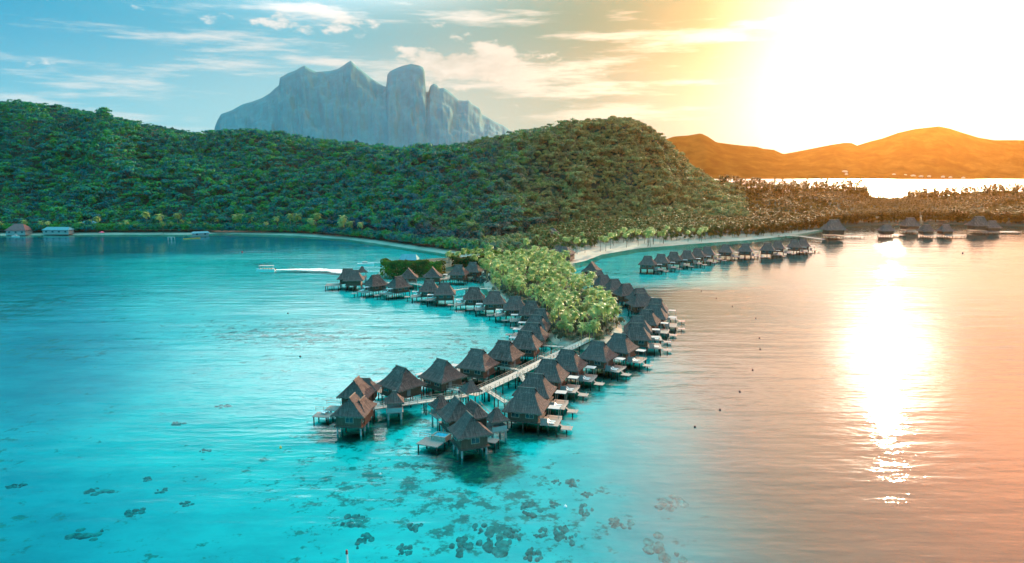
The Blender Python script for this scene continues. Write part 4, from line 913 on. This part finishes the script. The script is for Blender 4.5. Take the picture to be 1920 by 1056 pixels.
q = P(360, 448, 0); t = thing('outrigger_canoe', 'long yellow outrigger boat by the far shore pontoon', 'boat', (q.x, q.y, 0), R(35)); hull_mb(13, 1.4, .8).build('hull', M['yellow'], t)
oo = MB(); oo.tube((-4, 2.2, .1), (4, 2.2, .1), .16, .1, 6); [oo.tube((x, 0, .6), (x, 2.2, .15), .07, .07, 5) for x in (-2.5, 2.5)]; oo.build('outrigger', M['rail'], t)
house(376, 440.5, .6, 13, 7, 1.8, 1.2, 25, 'blue_roof', 'low blue-roofed boat shelter at the far shore', ridge=.9)
q = P(686, 496.5, 0); t = thing('moored_boat', 'white speedboat moored behind the farthest lagoon villa', 'boat', (q.x, q.y, 0), R(12)); hull_mb(10, 2.6, 1.1).build('hull', M['white'], t); MB().box((-.5, 0, 1.5), (3, 1.8, .9)).build('cabin', M['canopy'], t)
q = P(30, 444, 0); t = thing('moored_boat', 'small white boat beached before the red-roofed house', 'boat', (q.x, q.y, 0), R(-10)); hull_mb(7, 2.2, .9).build('hull', M['white'], t); MB().box((-.3, 0, 1.2), (2, 1.5, .8)).build('cabin', M['canopy'], t)
for i, px in enumerate((318, 325)):
    q = P(px, 450, 0); fr_ = MB(); [fr_.tube((s_ * 1.2, 0, -2.6), (s_ * 1.2, 0, 2.3), .12, .12, 6) for s_ in (-1, 1)]; fr_.tube((-1.4, 0, 2.3), (1.4, 0, 2.3), .12, .12, 6)
    o = fr_.build('mooring_frame', M['white']); o.location = q; tag(o, f'{("left","right")[i]} white mooring frame standing in the far shallows', 'mooring frame', 'white mooring frames')
q = P(191, 440, 1.0); t = thing('beach_parasol', 'pink parasol on the narrow far beach', 'parasol', (q.x, q.y, .6)); cc_ = MB(); n_ = 10
for i in range(n_):
    a, b_ = 2 * math.pi * i / n_, 2 * math.pi * (i + 1) / n_; cc_.face([(2.2 * math.cos(a), 2.2 * math.sin(a), 2.3), (2.2 * math.cos(b_), 2.2 * math.sin(b_), 2.3), (0, 0, 3.2)])
cc_.build('canopy', M['pinkcloth'], t); MB().tube((0, 0, 0), (0, 0, 3.1), .06, .06, 6).build('pole', M['white'], t)
def buoy(px, py, mat, label, grp=None, r=.3):
    q = P(px, py, 0); mb = MB(); n_ = 10; rg = [(r * math.sin(math.pi * j / 6), -r * math.cos(math.pi * j / 6)) for j in range(7)]
    for (a, za), (c, zc) in zip(rg, rg[1:]):
        for i in range(n_):
            u, v = 2 * math.pi * i / n_, 2 * math.pi * (i + 1) / n_; mb.face([(a * math.cos(u), a * math.sin(u), za), (a * math.cos(v), a * math.sin(v), za), (c * math.cos(v), c * math.sin(v), zc), (c * math.cos(u), c * math.sin(u), zc)])
    mb.tube((0, 0, r * .8), (0, 0, r * 1.5), r * .25, r * .2, 6); o = mb.build('buoy', M[mat], None, True); o.location = (q.x, q.y, .08); tag(o, label, 'buoy', grp)
for px, py in [(1315, 546), (1343, 560), (1373, 575), (1417, 597), (1424, 634), (1425, 655), (1411, 694), (1387, 735), (1350, 769), (1303, 801)]: buoy(px, py, 'dark', 'tiny dark buoy in the curved line across the golden water', 'dark buoys across the golden water', .28)
buoy(1805, 475, 'dark', 'lone dark buoy in front of the rightmost thatched hall', None, .6); buoy(526, 840, 'yellow', 'yellow buoy floating left of the near villas', None, .3); buoy(540, 588, 'dark', 'dark buoy in the pale mirror-like lagoon'); buoy(563, 669, 'dark', 'dark buoy left of the nearest lagoon bungalow')
buoy(713, 890, 'white', 'white buoy left below the near villas', None, .25); buoy(1060, 951, 'white', 'white buoy among the coral heads', None, .3); buoy(454, 473, 'red', 'small red buoy near the far shore of the lagoon', None, .6)
q = P(652, 1085, 0); t = thing('channel_marker', 'white marker pole with dark red lamp at the bottom edge', 'marker', (q.x, q.y, 0))
MB().tube((0, 0, -2.6), (0, 0, 3.9), .16, .16, 10).build('pole', M['white'], t); MB().tube((0, 0, 3.9), (0, 0, 4.5), .2, .14, 10).build('lamp', M['red'], t)
for i, (px, py) in enumerate([(900, 524), (908, 527), (893, 522), (917, 530)]):
    q = P(px, py, .5); V, Fq = [], []
    mb = MB(); mb.box((0, 0, 0), (5.5, 3, 2.6), .4 * i, .55); o = mb.build('shore_rock', M['rock']); bv = o.modifiers.new('s', 'SUBSURF'); bv.levels = bv.render_levels = 2
    o.location = q; tag(o, 'dark boulder at the water edge of the grove below the hedge', 'rock', 'dark boulders at the grove edge')
# coral heads on the lagoon floor
CORAL = [(1250, 1030, 5.0, 1.6), (1258, 944, 5.0, 1.2), (1165, 982, 3.2, 1.2), (1060, 1002, 3.0, 2.0), (995, 955, 3.0, 1.6), (1097, 955, 2.4, 1.8), (1015, 1000, 2.2, 1.4), (930, 1012, 4.5, 1.8), (905, 990, 2.6, 1.4), (963, 1000, 2.4, 1.6), (1000, 1040, 3.0, 1.4), (1075, 905, 2.2, 1.5), (1045, 905, 1.8, 1.3), (665, 978, 3.6, 1.3), (678, 1015, 3.0, 1.3), (760, 1030, 2.2, 1.5), (170, 1000, 5.0, .9), (185, 920, 4.4, .8), (256, 960, 3.2, .9), (30, 912, 3.0, .8), (300, 920, 2.2, .9), (275, 898, 2.0, .9), (332, 795, 3.2, .7), (420, 762, 3.2, .7), (385, 845, 2.0, .9), (1040, 945, 2.0, 1.4), (1100, 925, 1.8, 1.4), (870, 1025, 3.2, 1.5), (780, 985, 2.4, 1.4), (350, 945, 2.2, .9)]
m = simple('coral', (.16, .28, .28), .6, .8, 1.0, bmp=.4); M['coral'] = m
for i, (px, py, r_, yr) in enumerate(CORAL):
    q = P(px, py, -1.4); mb = MB()
    for lump in range(random.randint(12, 18)):
        a = random.uniform(0, 6.28); d_ = r_ * .62 * math.sqrt(random.random()); lx_, ly_ = d_ * math.cos(a), d_ * yr * math.sin(a) * .9
        rr = r_ * random.uniform(.07, .22); hh_ = random.uniform(.18, .5) * min(1, r_ / 3); n_, rings = 9, []
        for t_ in (0, .45, .8, 1):
            th = t_ * math.pi / 2; rings.append([(lx_ + rr * math.cos(th) * math.cos(b_) * random.uniform(.75, 1.2), ly_ + rr * yr * math.cos(th) * math.sin(b_) * random.uniform(.75, 1.2), hh_ * math.sin(th)) for b_ in [6.283 * k / n_ for k in range(n_)]])
        for u_, v_ in zip(rings, rings[1:]):
            for k in range(n_): mb.face([u_[k], u_[(k + 1) % n_], v_[(k + 1) % n_], v_[k]])
    o = mb.build('coral_head', M['coral']); o.location = (q.x, q.y, -1.52); tag(o, 'dark coral head under the clear shallow water', 'coral', 'coral heads on the lagoon floor')

# a person by the junction gazebo
q = P(861, 743, 1.95)
vs = [((0, 0, .95), .15), ((0, 0, 1.2), .14), ((0, 0, 1.42), .15), ((0, 0, 1.54), .06), ((0, .01, 1.68), .10), ((.1, 0, .86), .09), ((.11, .02, .48), .065), ((.12, -.02, .06), .045), ((-.1, 0, .86), .09), ((-.11, .05, .48), .065), ((-.12, -.04, .06), .045), ((.2, 0, 1.42), .06), ((.26, 0, 1.14), .045), ((.27, .08, .88), .035), ((-.2, 0, 1.42), .06), ((-.26, 0, 1.14), .045), ((-.27, .08, .88), .035), ((.12, .12, .04), .04), ((-.12, .1, .04), .04)]
es = [(0, 1), (1, 2), (2, 3), (3, 4), (0, 5), (5, 6), (6, 7), (0, 8), (8, 9), (9, 10), (2, 11), (11, 12), (12, 13), (2, 14), (14, 15), (15, 16), (7, 17), (10, 18)]
me = bpy.data.meshes.new('person'); me.from_pydata([v for v, _ in vs], es, []); me.materials.append(M['cloth'])
o = put('person', me, None, (q.x, q.y, 1.95)); o.modifiers.new('skin', 'SKIN')
for sv, (_, r_) in zip(me.skin_vertices[0].data, vs): sv.radius = (r_, r_)
me.skin_vertices[0].data[0].use_root = True; ss = o.modifiers.new('s', 'SUBSURF'); ss.levels = ss.render_levels = 1
tag(o, 'person in dark clothes standing on the jetty by the junction gazebo', 'person')

# ------------------------------------------------------------------ render settings
sc.render.engine = 'CYCLES'
sc.view_settings.view_transform = 'Standard'; sc.view_settings.look = 'None'; sc.view_settings.exposure = .678; sc.view_settings.gamma = 1
sc.cycles.use_denoising = True
try: sc.cycles.denoiser = 'OPENIMAGEDENOISE'
except Exception: pass
sc.cycles.max_bounces = 6; sc.cycles.diffuse_bounces = 2; sc.cycles.glossy_bounces = 3; sc.cycles.transparent_max_bounces = 12; sc.cycles.volume_bounces = 0
sc.cycles.sample_clamp_indirect = 5; sc.cycles.caustics_reflective = False; sc.cycles.caustics_refractive = False
